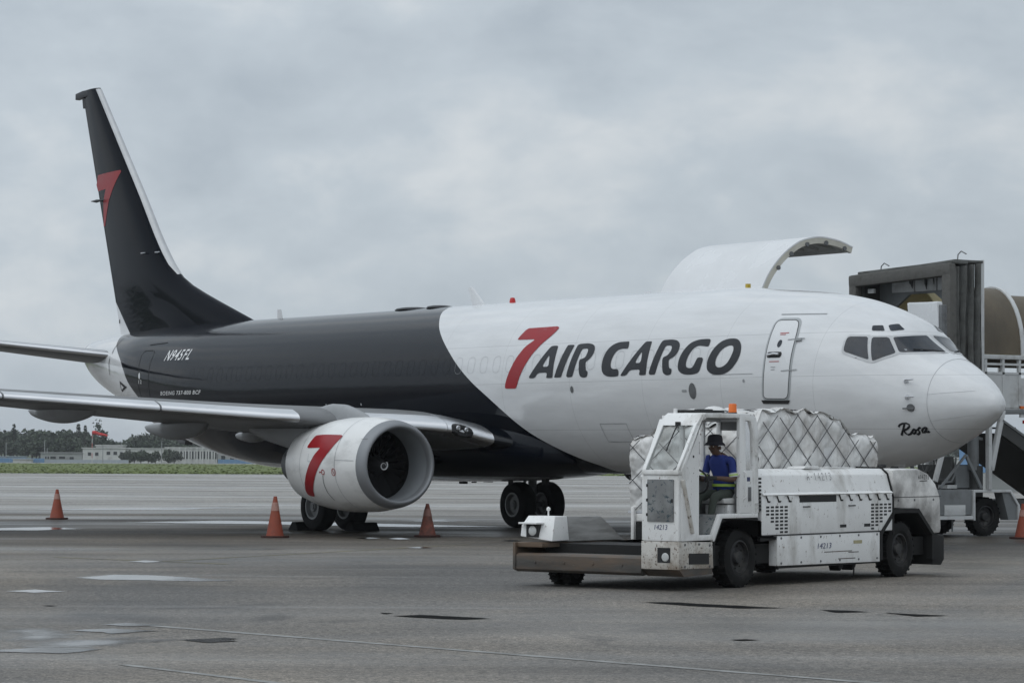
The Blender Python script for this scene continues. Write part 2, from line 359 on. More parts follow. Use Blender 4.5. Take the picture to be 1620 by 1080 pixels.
def blob(pts, name, m, z=.004, rough_=.22, seed=1, kind='structure', sub=9):
    """flat sheet with a ragged edge through the given ground points"""
    P = [Vector(p) for p in pts]; out_ = []
    for i in range(len(P)):
        a, b = P[i], P[(i+1) % len(P)]
        for j in range(sub):
            p = a+(b-a)*j/sub; s_ = (b-a).length
            nn = noise.noise(Vector((p.x*1.7, p.y*1.7, seed)))+.6*noise.noise(Vector((p.x*5, p.y*5, seed))); q = Vector((b.y-a.y, a.x-b.x)).normalized()
            out_.append(p+q*nn*rough_*min(1.5, s_))
    c = sum(out_, Vector((0, 0)))/len(out_); n_ = len(out_); mb = MB(); fade = []
    for f_, a in (((1.0, 0.0), (.86, .45), (.68, 1.0), (.3, 1.0)) if m is not M_damp else ((1.0, 0.0), (.72, .12), (.42, .4), (.12, .7))):
        mb.v += [(*(c+(p-c)*f_), z) for p in out_]; fade += [a]*n_
    mb.f = [(r*n_+i, r*n_+(i+1) % n_, (r+1)*n_+(i+1) % n_, (r+1)*n_+i) for r in range(3) for i in range(n_)]+[tuple(range(3*n_, 4*n_))]
    o = mb.build(name, m, smooth=False, weld=False); at = o.data.attributes.new('fade', 'FLOAT', 'POINT')
    for i, a in enumerate(fade): at.data[i].value = a
    return tag(o, kind=kind)
blob([px(105, 913), px(165, 908), px(240, 909), px(320, 914), px(388, 919), px(330, 920), px(220, 918), px(150, 917)], 'puddle', M_water, .005, .10, 1)
blob([px(150, 988), px(200, 984.5), px(262, 989), px(200, 991)], 'puddle', M_water, .006, .12, 2); blob([px(100, 997), px(180, 993.5), px(260, 998), px(180, 1003)], 'puddle', M_water, .0065, .12, 32); blob([px(-40, 1031), px(60, 1024), px(190, 1026), px(110, 1034)], 'puddle', M_water, .0062, .12, 33); blob([px(280, 1012), px(340, 1009), px(384, 1014), px(330, 1017)], 'puddle', M_water, .0068, .12, 34)
blob([px(-60, 1024), px(60, 1010), px(190, 1000), px(300, 1000), px(370, 1013), px(260, 1020), px(120, 1033), px(0, 1036), px(-60, 1036)], 'damp_patch', M_damp, .004, .15, 3)
blob([px(0, 990), px(90, 992), px(190, 1004), px(60, 1022), px(-20, 1020)], 'damp_patch', M_damp, .0045, .15, 5)
blob([px(160, 825.5), px(330, 822.5), px(500, 825), px(660, 829), px(830, 833.5), px(660, 834), px(420, 829), px(250, 827)], 'puddle', M_water, .005, .12, 4)
blob([px(-20, 835), px(80, 833), px(140, 836), px(60, 839), px(-20, 839)], 'puddle', M_water, .005, .1, 6)
blob([px(0, 805.5), px(140, 804), px(300, 803), px(440, 800), px(300, 806), px(120, 807)], 'puddle', M_water, .005, .1, 7)
blob([px(590, 822), px(700, 820), px(795, 823), px(730, 826), px(640, 826)], 'damp_patch', M_damp, .004, .1, 8)
for i, (x0, x1, y, h) in enumerate([(560, 606, 851, 1.6), (612, 652, 852, 1.6), (640, 690, 866, 1.5), (790, 830, 855, 1.6), (200, 260, 888, 2.0), (0, 110, 935, 3), (330, 380, 1010, 2)]):
    blob([px(x0, y), px((x0+x1)/2, y-h), px(x1, y+.4), px((x0+x1)/2, y+h)], 'puddle', M_water, .006, .08, 20+i)
for i, p in enumerate([[(610, 974), (660, 972), (720, 975), (795, 979), (740, 980), (650, 977)], [(985, 951), (1060, 952), (1150, 957), (1250, 962), (1180, 963), (1080, 958)], [(1290, 964), (1350, 966), (1380, 968), (1320, 969)], [(1395, 969), (1440, 971), (1505, 974), (1450, 975.5)],
                       [(600, 969), (625, 970), (610, 971.5)], [(1150, 1012), (1180, 1011), (1206, 1012.5), (1170, 1013.5)], [(60, 957.5), (95, 958), (80, 959)], [(840, 846), (920, 850), (880, 851)]]):
    blob([px(*q) for q in p], 'tar_seam', M_tar, .006, .08, 40+i)
def line(a, b, w, m, name, z=.004, n=14, seed=0):
    a, b = Vector(px(*a)), Vector(px(*b)); d = (b-a); q = Vector((-d.y, d.x)).normalized()
    L1 = []; L2 = []
    for i in range(n+1):
        p = a+d*i/n; ww = w*(.5+.25*noise.noise(Vector((p.x*.9, p.y*.9, seed)))); L1.append((*(p+q*ww), z)); L2.append((*(p-q*ww), z))
    return tag(MB().add(L1+L2, [(i, i+1, n+2+i, n+1+i) for i in range(n)]).build(name, m, smooth=False), kind='structure')
line((235, 989), (1420, 1083), .13, M_line, 'painted_line', n=60)
line((195, 1051), (470, 1084), .10, M_line, 'painted_line', n=20, seed=3)
line((85, 881), (360, 892), .13, M_yline, 'painted_line', n=30, seed=5)
line((230, 889), (740, 861), .13, M_yline, 'painted_line', n=30, seed=6)

# trees, buildings, fence and windsock beyond the field
M_leaf = [mat('leaf_dark', (.048, .066, .042), .8, var=.35, scale=.5), mat('leaf_mid', (.060, .080, .050), .8, var=.35, scale=.5), mat('leaf_grey', (.070, .083, .060), .8, var=.3, scale=.5)]
M_bark = mat('bark', (.07, .06, .05), .9, var=.3, scale=2)
def tree_mesh(seed, h, wd, kind):
    r = random.Random(seed); tr = MB(); cn = MB()
    if kind == 'pine':
        tr.tube([(0, 0, 0), (.1, .1, h*.5), (0, 0, h)], [h*.022, h*.015, .04], 6)
        for i in range(120):
            z = h*(.25+.73*r.random()); a = r.random()*2*PI; ln = wd*.5*(1.05-(z/h))*r.uniform(.5, 1.2)+.25
            p = Vector((math.cos(a)*ln, math.sin(a)*ln, z+ln*.25)); s_ = r.uniform(.25, .6); t = Vector((-math.sin(a), math.cos(a), 0))*s_
            cn.add([(0, 0, z), p-t, p+Vector((0, 0, s_)), p+t], [(0, 1, 2, 3)])
    else:
        tr.tube([(0, 0, 0), (.15, 0, h*.3), (-.1, .2, h*.6)], [h*.035, h*.026, h*.012], 7)
        lobes = []
        for i in range(7):
            a = r.random()*2*PI; q = r.random()**.6*wd*.34; z = h*(.42+.38*r.random()); lobes.append((Vector((math.cos(a)*q, math.sin(a)*q, z)), wd*r.uniform(.16, .27), h*r.uniform(.12, .2)))
            tr.tube([(0, 0, h*.3), tuple(lobes[-1][0])], [h*.014, .05], 5)
        lobes.append((Vector((0, 0, h*.72)), wd*.24, h*.24))
        for c, rx, rz_ in lobes:
            for k in range(75):
                u = r.uniform(-1, 1); a = r.random()*2*PI; q = math.sqrt(1-u*u); rad = r.uniform(.62, 1.08)
                p = c+Vector((q*math.cos(a)*rx, q*math.sin(a)*rx, u*rz_))*rad
                nrm = Vector((r.gauss(0, 1), r.gauss(0, 1), r.gauss(0, 1)+.5)).normalized(); t = nrm.orthogonal().normalized(); t.rotate(Matrix.Rotation(r.random()*6, 3, nrm)); b2 = nrm.cross(t); s_ = r.uniform(.35, .95)*h/11
                cn.add([p-t*s_, p-b2*s_*.6, p+t*s_, p+b2*s_*.7+nrm*.15], [(0, 1, 2, 3)])
    return tr, cn
protos = []
for i, (h, wd, kd) in enumerate([(11, 11, 'b'), (12, 9.5, 'b'), (10, 12, 'b'), (13, 10, 'b'), (9, 8, 'b'), (14, 4.5, 'pine'), (13, 5.5, 'pine')]):
    tr, cn = tree_mesh(100+i, h, wd, kd)
    protos.append((tr.mesh('trunk', M_bark), cn.mesh('crown', M_leaf[i % 3], smooth=False, weld=False), h))
def tree(k, d, x, top, label, group='trees beyond the airfield'):
    """tree of kind k, d metres out, standing under photo column x, its top at photo row top"""
    tm, cm, h = protos[k]; H = (708-top)/FPX*d+CH-tz(d); w = (x-810)/FPX*d
    shr = 'shrub' in label; H *= 1.3 if shr else 1
    t = thing('shrub' if shr else 'broadleaf_tree' if k < 5 else 'pine_tree', label, 'shrub' if shr else 'tree', G(d, w, tz(d)-(.3*H/1.3 if shr else .1)), random.uniform(0, 6), group)
    for nm, me in (('trunk', tm), ('crown', cm)):
        o = bpy.data.objects.new(nm, me); col.objects.link(o); o.parent = t; s_ = H/(h*.98); o.scale = (s_*random.uniform(.9, 1.15), s_*random.uniform(.9, 1.15), s_)
    return t
rt_ = random.Random(21)
TP = pchip([-80, 0, 14, 30, 42, 52, 66, 85, 105, 125, 145, 165, 190, 205, 222, 240, 262, 330, 470], [679, 678, 682, 688, 692, 683, 684, 683, 678, 688, 690, 694, 699, 697, 687, 686, 688, 686, 690])
xx = -70; i = 0
while xx < 470:
    tree(rt_.choice([0, 1, 2, 3, 4]), rt_.uniform(930, 1010), xx, TP(xx)+rt_.uniform(-3, 2), 'one of the dark broadleaf trees making up the far wood behind the airfield buildings', 'far wood'); xx += rt_.uniform(9, 14)
xx = -60
while xx < 470:
    tree(rt_.choice([0, 1, 2, 4]), rt_.uniform(870, 915), xx, TP(xx)+rt_.uniform(9, 18), 'one of the lower dark trees at the front of the far wood', 'lower trees of the far wood'); xx += rt_.uniform(13, 22)
for x, tp in ((125, 675), (136, 677)): tree(5, 900, x, tp, 'thin wispy conifer rising above the far wood left of the windsock', 'wispy conifers left of the windsock')
tree(1, 900, 163, 682, 'small round tree just behind the red windsock')
tree(6, 905, 23, 675, 'wispy tall tree top above the far left of the wood')
tt = thing('tall_tree', 'tall bare-stemmed tree with a small tuft of leaves above the red windsock', 'tree', G(900, (156-810)/FPX*900, tz(900)))
MB().tube([(0, 0, 0), (.2, 0, 7), (-.1, 0, 12.5)], [.25, .18, .1], 6).build('trunk', M_bark, tt)
cn = MB(); r_ = random.Random(5)
for k in range(90):
    p = Vector((r_.gauss(0, .55), r_.gauss(0, .55), 11.6+r_.gauss(0, .8))); t = Vector((r_.gauss(0, 1), r_.gauss(0, 1), r_.gauss(0, 1))).normalized(); u_ = t.orthogonal().normalized(); s_ = r_.uniform(.2, .5)
    cn.add([p-t*s_, p-u_*s_*.6, p+t*s_, p+u_*s_*.6], [(0, 1, 2, 3)])
cn.build('crown', M_leaf[0], tt, smooth=False, weld=False)
for x, d, tp in ((205, 800, 714), (214, 790, 716), (224, 795, 713), (236, 790, 717), (247, 800, 715), (268, 800, 712), (277, 795, 714)):
    tree(rt_.choice([0, 2, 4]), d, x, tp, 'bushy dark shrub in front of the long white airfield building', 'shrubs before the white building')
# right-hand side, seen under the nose
for x in range(1440, 1700, 26): tree(rt_.choice([0, 1, 2, 3]), rt_.uniform(930, 1000), x+rt_.uniform(-8, 8), 697+rt_.uniform(-3, 3), 'one of the dark trees seen far away under the aircraft nose', 'far trees under the nose')

M_bwhite = mat('white_render', (.62, .62, .60), .8, var=.08, scale=.3, dirt=((.35, .34, .32), .5, .4))
M_bgrey = mat('grey_render', (.36, .37, .36), .8, var=.1, scale=.3, dirt=((.2, .2, .2), .5, .4))
M_bwin = mat('dark_window', (.03, .033, .035), .25, var=.2, scale=1)
M_blue = mat('blue_paint', (.16, .29, .47), .6, var=.12, scale=.3, dirt=((.3, .35, .4), .4, .5))
M_roof = mat('grey_roof', (.26, .26, .26), .7, var=.15, scale=.3)
M_pole = mat('galvanised_pole', (.36, .37, .37), .5, metal=.4, var=.1)
PH = FPX/850.0
def fr(d, x): return G(d, (x-810)/FPX*d, tz(d))
def building(name, label, d, x0, x1, top, depth, m, wins=(), roof=.25, cols=0):
    """block d metres out between two photo columns, local x along its front, its front facing the apron"""
    t = thing(name, label, 'building', fr(d, x0), YAW); W = (x1-x0)/FPX*d; H = (708-top)/FPX*d+CH-tz(d)
    MB().box(0, W, 0, depth, 0, H).build('wall', m, t, smooth=False)
    MB().box(-.3, W+.3, -.3, depth+.3, H, H+roof).build('roof', M_roof if roof > .3 else m, t, smooth=False)
    wm = {}
    for wx, wz, ww, wh in wins:
        k = (ww, wh)
        if k not in wm:
            wm[k] = (MB().box(-ww/2-.08, ww/2+.08, -.06, 0.0, -wh/2-.08, wh/2+.08).mesh('window', M_bgrey, smooth=False), MB().box(-ww/2, ww/2, -.09, -.062, -wh/2, wh/2).mesh('pane', M_bwin, smooth=False))
        o = bpy.data.objects.new('window', wm[k][0]); col.objects.link(o); o.parent = t; o.location = (wx*W, 0, wz*H)
        q = bpy.data.objects.new('pane', wm[k][1]); col.objects.link(q); q.parent = o
    for c in range(cols):
        MB().box(W*(c+.5)/cols-.18, W*(c+.5)/cols+.18, -.5, -.1, 0, H).build('column', m, t, smooth=False)
    return t
building('office_block', 'white two storey block with small square windows behind the windsock', 850, 132, 200, 712, 9, M_bwhite, [(.16, .62, .9, .9), (.33, .62, .9, .9), (.60, .68, 1.0, .9), (.76, .68, 1.0, .9), (.9, .62, .7, 1.2)], .25)
building('upper_block', 'flat roofed upper block standing behind the white two storey block', 862, 153, 195, 708, 8, M_bwhite, [], .3)
building('low_shed', 'long low grey shed with dark openings left of the white block', 850, 66, 131, 720, 7, M_bgrey, [(.15, .55, 1.2, .7), (.3, .55, 1.6, .7), (.52, .55, 1.8, .7), (.75, .5, 1.2, .7)], .35)
building('terminal_wing', 'long white building partly hidden by dark shrubs', 852, 201, 262, 712.5, 8, M_bwhite, [(.1, .5, 1, 1), (.5, .5, 1, 1), (.8, .5, 1, 1)], .25)
building('colonnaded_building', 'white building with a row of upright columns below the tailplane', 850, 263, 345, 711, 8, M_bwhite, [(i/9+.06, .55, 1.1, 2.2) for i in range(9)], .3, 9)
building('end_building', 'pale low building at the right end of the far row', 850, 346, 430, 716, 8, M_bgrey, [(i/6+.1, .5, 1.2, 1.2) for i in range(6)], .3)
building('right_low_building', 'pale low building far away below the aircraft nose', 850, 1455, 1525, 722, 8, M_bwhite, [(.2, .5, 1, .8), (.6, .5, 1, .8)], .3)
def wall_run(name, label, d, x0, x1, top, m, n=12):
    t = thing(name, label, 'wall', fr(d, x0), YAW); W = (x1-x0)/FPX*d; H = (708-top)/FPX*d+CH-tz(d); me = MB().box(0, W/n-.05, 0, .15, 0, H).mesh('panel', m, smooth=False)
    for k in range(n):
        o = bpy.data.objects.new('panel', me); col.objects.link(o); o.parent = t; o.location = (W/n*k, 0, 0)
    return t
wall_run('perimeter_wall', 'blue panelled wall at the far left behind the grass', 760, -20, 72, 728, M_blue, 10)
wall_run('perimeter_wall', 'pale panelled wall in front of the grey shed', 762, 73, 205, 730, mat('pale_panel', (.42, .46, .50), .7, var=.12, scale=.2), 14)
wall_run('perimeter_wall', 'blue panelled wall beyond the grass just left of the engine', 760, 346, 446, 728.5, M_blue, 11)
for x0, x1, lb in ((22, 50, 'white van-like box standing before the blue wall'), (0, 40, 'pale blue flat roof line above the blue wall at far left')):
    building('site_cabin', lb, 755 if x0 else 800, x0, x1, 729.5 if x0 else 725.5, 4, M_bwhite if x0 else mat('pale_blue', (.38, .46, .55), .6), [], .1)
for x, tp, d, lb in ((11, 704, 780, 'thin grey pole at the far left of the airfield'), (72, 699, 770, 'taller grey pole before the far wood left of the windsock'), (76, 712, 775, 'short grey pole beside the taller pole'), (164, 707, 740, 'grey pole just right of the windsock mast'), (257, 700, 790, 'grey pole between the far buildings right of the shrubs')):
    H = (708-tp)/FPX*d+CH-tz(d)
    tag(MB().tube([(0, 0, 0), (0, 0, H)], [.14, .09], 6).tube([(0, 0, H*.97), (.5, 0, H)], .05, 5).build('lamp_pole', M_pole), lb, 'pole').location = fr(d, x)
# windsock
M_red = mat('windsock_fabric', (.62, .05, .05), .75, var=.15, scale=1); M_mast = mat('mast_paint', (.55, .22, .20), .6, var=.2, scale=1)
ws = thing('windsock', 'red windsock flying to the right from a red and white mast', 'windsock', fr(680, 147), YAW)
mh = (708-688)/FPX*680+CH-tz(680)
for k in range(6): MB().tube([(0, 0, mh*k/6), (0, 0, mh*(k+1)/6)], .09, 8).build('mast_section', M_mast if k % 2 else M_bwhite, ws)
sk = MB(); rings = []
for i in range(12):
    f_ = i/11; c = Vector((3.6*f_, 0, mh+.1-.75*f_**1.5+.06*math.sin(f_*9))); r0 = .48-.27*f_+.02*math.sin(f_*14)
    rings.append([c+Vector((.1*math.sin(a), math.cos(a)*r0, math.sin(a)*r0)) for a in [2*PI*k/14 for k in range(14)]])
sk.loft(rings, caps=False).build('sock', M_red, ws)
MB().tube([(0, .5*math.cos(a), mh+.1+.5*math.sin(a)) for a in [2*PI*k/14 for k in range(14)]], .04, 5, closed=True).build('hoop', M_mast, ws)

# ------------------------------------------------------------------ the freighter (x = -station from the nose, y = port, z = up)
FUS = [(0.33,2.8,2.8,0.0,2.8),(0.36,2.92,2.69,0.10,2.8),(0.48,3.065,2.585,0.225,2.8),(0.75,3.28,2.42,0.445,2.8),(1.2,3.545,2.21,0.695,2.82),(1.75,3.815,1.98,0.975,2.88),(2.2,4.085,1.80,1.175,2.95),
(2.7,4.475,1.675,1.385,3.04),(3.3,4.71,1.57,1.53,3.14),(4.2,4.955,1.43,1.69,3.26),(5.2,5.11,1.40,1.80,3.36),(6.5,5.215,1.395,1.865,3.42),(8.0,5.315,1.395,1.88,3.44),(16.0,5.322,1.395,1.88,3.44),(25.0,5.322,1.395,1.88,3.44),
(26.5,5.325,1.41,1.872,3.46),(28.5,5.324,1.58,1.84,3.56),(30.5,5.315,1.95,1.73,3.74),(32.5,5.291,2.42,1.56,3.98),(34.5,5.205,3.04,1.18,4.22),(36.3,5.091,3.6,0.80,4.44),(37.5,4.995,4.10,0.38,4.56),(37.9,4.88,4.32,0.2,4.62),(38.05,4.62,4.62,0.0,4.62)]
_F = [pchip([r[0] for r in FUS], [r[k] for r in FUS]) for k in (1, 2, 3, 4)]
def fus(s): return tuple(f(s) for f in _F)
def fus_y(s, z):
    T, B, W, M = fus(s); q = (z-M)/max(1e-6, (T-M) if z > M else (M-B)); return W*math.sqrt(max(0, 1-min(1, q*q)))
def fus_ring(s, n=72, grow=0.0):
    T, B, W, M = fus(s); o = []
    for k in range(n):
        a = 2*PI*k/n; c, sn = math.cos(a), math.sin(a); o.append((-s, (W+grow)*c, M+((T-M) if sn > 0 else (M-B))*sn+grow*sn))
    return o
def onskin(off=.006, side=-1):
    """(station, height) -> point just off the skin"""
    def fn(s, z):
        p = Vector((-s, side*fus_y(s, z), z)); e = .02
        a = Vector((-s-e, side*fus_y(s+e, z), z))-Vector((-s+e, side*fus_y(s-e, z), z)); b = Vector((-s, side*fus_y(s, z+e), z+e))-Vector((-s, side*fus_y(s, z-e), z-e))
        nrm = a.cross(b).normalized()
        if nrm.y*side < 0: nrm = -nrm
        return tuple(p+nrm*off)
    return fn
def onnose(off=.006):
    """(lateral y, height) -> point on the forward facing skin, used for the windscreen"""
    def st(y, z):
        lo, hi = .34, 6.0
        for _ in range(40):
            m = (lo+hi)/2
            T, B, W, M = fus(m); H = (T-M) if z > M else (M-B)
            if (y/max(W, 1e-6))**2+((z-M)/max(H, 1e-6))**2 > 1: lo = m
            else: hi = m
        return hi
    def fn(y, z):
        p = Vector((-st(y, z), y, z)); e = .03
        a = Vector((-st(y+e, z), y+e, z))-Vector((-st(y-e, z), y-e, z)); b = Vector((-st(y, z+e), y, z+e))-Vector((-st(y, z-e), y, z-e))
        nrm = a.cross(b).normalized()
        if nrm.x < 0: nrm = -nrm
        return tuple(p+nrm*off)
    return fn
WHITE = (.71, .72, .73); DARK = (.0016, .0034, .0080)
def livery(name, zone):
    """glossy paint: white and charcoal split along curves that run round the body, faint skin joints, streaky dirt"""
    m = bpy.data.materials.new(name); m.use_nodes = True; t = m.node_tree; n = t.nodes; l = t.links; b = n['Principled BSDF']
    tx = n.new('ShaderNodeTexCoord'); sp = n.new('ShaderNodeSeparateXYZ'); l.new(tx.outputs['Object'], sp.inputs[0])
    def math_(op, a, c=None, d=None):
        q = n.new('ShaderNodeMath'); q.operation = op
        for i, x in enumerate((a, c, d)):
            if x is None: continue
            if isinstance(x, (int, float)): q.inputs[i].default_value = x
            else: l.new(x, q.inputs[i])
        return q.outputs[0]
    s = math_('MULTIPLY', sp.outputs[0], -1.0); z = sp.outputs[2]
    def curve(pts, z0, z1, s0, s1):
        c = n.new('ShaderNodeFloatCurve'); cv = c.mapping.curves[0]
        P = [((q[0]-z0)/(z1-z0), (q[1]-s0)/(s1-s0)) for q in pts]
        cv.points[0].location = P[0]; cv.points[1].location = P[-1]
        for q in P[1:-1]: cv.points.new(*q)
        c.mapping.extend = 'HORIZONTAL'; c.mapping.update()
        l.new(math_('MULTIPLY_ADD', z, 1/(z1-z0), -z0/(z1-z0)), c.inputs['Value'])
        return math_('MULTIPLY_ADD', c.outputs[0], s1-s0, s0)
    if zone != 'fin':
        F = curve([(1.2, 10.9), (1.427, 11.56), (1.553, 11.72), (1.729, 12.16), (1.956, 12.67), (2.237, 13.24), (2.496, 13.66), (2.809, 14.12), (3.1, 14.58), (3.396, 15.1), (3.779, 15.72), (4.169, 16.32), (4.484, 16.84), (4.717, 17.23), (4.926, 17.57), (5.144, 17.98), (5.255, 18.2), (5.33, 18.7)], 1.2, 5.33, 10, 20)
        Gc = curve([(1.2, 19), (1.44, 23), (1.52, 25.5), (1.62, 27.4), (1.86, 29.0), (2.26, 30.48), (2.8, 31.3), (3.394, 32.07), (3.755, 32.53), (4.045, 32.8), (4.342, 33.2), (4.573, 33.7), (4.811, 34.28), (4.95, 34.55), (5.06, 34.8), (5.3, 35.4)], 1.2, 5.3, 18, 36)
        mask = math_('MULTIPLY', math_('GREATER_THAN', s, F), math_('LESS_THAN', s, Gc))
    if zone == 'fin':
        mask = math_('LESS_THAN', math_('MULTIPLY_ADD', math_('SUBTRACT', z, 5.17), -1.058, s), 35.23)
    elif zone == 'belly':   # belly fairing: charcoal sides, pale underside
        mask = math_('MULTIPLY', math_('GREATER_THAN', s, F), math_('GREATER_THAN', z, 1.30))
    mi = n.new('ShaderNodeMix'); mi.data_type = 'RGBA'; l.new(mask, mi.inputs[0]); mi.inputs[6].default_value = (*WHITE, 1) if zone != 'belly' else (*WHITE, 1); mi.inputs[7].default_value = (*DARK, 1)
    # dirt: streaks drawn out along the airflow, stronger low down
    mp = n.new('ShaderNodeMapping'); mp.inputs['Scale'].default_value = (.35, 1.6, 2.2); l.new(tx.outputs['Object'], mp.inputs[0])
    nz = n.new('ShaderNodeTexNoise'); nz.inputs['Scale'].default_value = 1.6; nz.inputs['Detail'].default_value = 7; nz.inputs['Roughness'].default_value = .6; l.new(mp.outputs[0], nz.inputs['Vector'])
    r = n.new('ShaderNodeMapRange'); r.inputs[1].default_value = .35; r.inputs[2].default_value = .75; r.inputs[3].default_value = 1.0; r.inputs[4].default_value = .86; l.new(nz.outputs[0], r.inputs[0])
    # skin joints every 2.4 m of length and at a few heights
    w = math_('ABSOLUTE', math_('SUBTRACT', math_('FRACT', math_('MULTIPLY', s, 1/2.54)), .5)); ring = math_('MULTIPLY', math_('LESS_THAN', w, .0016), math_('GREATER_THAN', s, 3.0))
    st = None
    for zz in (4.22, 3.37, 2.35):
        k = math_('LESS_THAN', math_('ABSOLUTE', math_('SUBTRACT', z, zz)), .0045); st = k if st is None else math_('MAXIMUM', st, k)
    ln = math_('MAXIMUM', ring, st) if zone == 'body' else math_('LESS_THAN', math_('ABSOLUTE', math_('SUBTRACT', math_('FRACT', math_('MULTIPLY', z, .5)), .5)), .002)
    dk = math_('MULTIPLY', r.outputs[0], math_('MULTIPLY_ADD', ln, -.28, 1.0))
    vm = n.new('ShaderNodeVectorMath'); vm.operation = 'SCALE'; l.new(mi.outputs[2], vm.inputs[0]); l.new(dk, vm.inputs['Scale']); l.new(vm.outputs[0], b.inputs['Base Color'])
    l.new(math_('MULTIPLY_ADD', nz.outputs[0], .10, .05), b.inputs['Roughness']); l.new(math_('MULTIPLY_ADD', mask, -.27 if zone != 'fin' else -.43, .5), b.inputs['Specular IOR Level'])
    # gentle oil-canning of the skin between frames
    wv = n.new('ShaderNodeTexNoise'); wv.inputs['Scale'].default_value = 1.1; wv.inputs['Detail'].default_value = 2; mp2 = n.new('ShaderNodeMapping'); mp2.inputs['Scale'].default_value = (1.9, 1, 3.4); l.new(tx.outputs['Object'], mp2.inputs[0]); l.new(mp2.outputs[0], wv.inputs['Vector'])
    bp = n.new('ShaderNodeBump'); bp.inputs['Strength'].default_value = .12; bp.inputs['Distance'].default_value = .02; l.new(wv.outputs[0], bp.inputs['Height']); l.new(bp.outputs[0], b.inputs['Normal'])
    return m
M_body = livery('body_paint', 'body'); M_fin = livery('fin_paint', 'fin'); M_belly = livery('belly_paint', 'belly')
M_white = mat('aircraft_white', WHITE, .25, var=.06, scale=1.2, dirt=((.60, .59, .57), .15, 1.0))
M_cowl = mat('cowl_white', (.78, .78, .77), .3, var=.06, scale=1.6, dirt=((.42, .42, .41), .5, 1.3), stretch=(.6, 1, 1.4))
M_navy = mat('letter_charcoal', (.009, .011, .016), .45, var=.1, scale=2)
M_redp = mat('letter_red', (.31, .0075, .013), .35, var=.10, scale=2, spec=.35)
M_letw = mat('letter_white', (.78, .78, .78), .35, var=.05)
M_alu = mat('bare_aluminium', (.66, .67, .69), .34, metal=1.0, var=.12, scale=1.4, dirt=((.35, .35, .36), .4, 2), stretch=(1, .3, 1))
M_lip = mat('inlet_lip_metal', (.27, .28, .295), .55, metal=.5, var=.1, scale=2)
M_wing = mat('wing_grey', (.18, .185, .19), .42, var=.12, scale=1.0, dirt=((.09, .09, .09), .45, 1.1), spec=.2)
M_fair = mat('fairing_grey', (.30, .31, .32), .4, var=.12, scale=1.3, dirt=((.16, .16, .16), .45, 1.3))
M_line_ = mat('joint_line', (.34, .35, .36), .5)
M_linedk = mat('joint_line_dark', (.004, .005, .006), .6)
M_band = mat('door_band', (.38, .40, .41), .4, var=.06)
M_frame = mat('window_frame', (.52, .53, .54), .35, var=.08, scale=4)
M_cglass = mat('cockpit_glass', (.012, .018, .028), .06, var=.4, scale=2.6, spec=.5)
M_black = mat('black_rubber', (.011, .011, .012), .8, var=.2, scale=6, dirt=((.035, .034, .032), .3, 7), spec=.25)
M_dark = mat('dark_cavity', (.012, .012, .013), .6)
M_gear = mat('gear_grey', (.16, .165, .17), .5, metal=.3, var=.2, scale=5, dirt=((.05, .045, .04), .5, 6))
M_hub = mat('hub_grey', (.24, .245, .25), .45, metal=.2, var=.1, scale=6, dirt=((.2, .19, .18), .5, 8))
M_fan = mat('fan_titanium', (.06, .06, .062), .45, metal=.5, var=.15)
M_barrel = mat('inlet_barrel', (.27, .285, .30), .5, var=.06, scale=2)
M_beac = mat('beacon_red', (.5, .02, .02), .25, var=.05)
M_inner = mat('door_lining', (.38, .38, .36), .6, var=.12, scale=2, dirt=((.16, .15, .14), .5, 2.5))

M_rootp = mat('root_charcoal', (.003, .005, .009), .2, var=.1)
plane = thing('cargo_jet', 'large white and charcoal twin engined cargo jet lettered 7AIR CARGO parked nose to the right', 'airplane', (0, 0, 0))
ss = []
for a, b, k in ((.331, .36, 3), (.36, .5, 5), (.5, 1.2, 9), (1.2, 4.2, 60), (4.2, 8, 16), (8, 25, 40), (25, 38.0, 44)):
    ss += [a+(b-a)*i/k for i in range(k)]
ss += [38.0, 38.049]
MB().loft([fus_ring(s, 128) for s in ss]).build('fuselage', M_body, plane, ang=60)
P = plane
def lay(name, loops, m, off=.007, side=-1, grid=.12): return decal(loops, onskin(off, side), grid, min(.1, grid)).build(name, m, P)
# belly fairing
rings = []
for i in range(41):
    s = 12.5+11.8*i/40; f_ = max(0, math.sin(PI*min(1, max(0, (s-12.5)/11.8))))**.42
    wy = 1.0+1.02*f_; zb = 1.62-.47*f_; zt = 2.75; zm = 1.62+.45*f_; r = []
    for k in range(40):
        a = 2*PI*k/40; c, sn = math.cos(a), math.sin(a); r.append((-s, wy*abs(c)**.75*(1 if c > 0 else -1), zm+((zt-zm) if sn > 0 else (zm-zb))*abs(sn)**.8*(1 if sn > 0 else -1)))
    rings.append(r)
MB().loft(rings).build('belly_fairing', M_belly, P, ang=60)
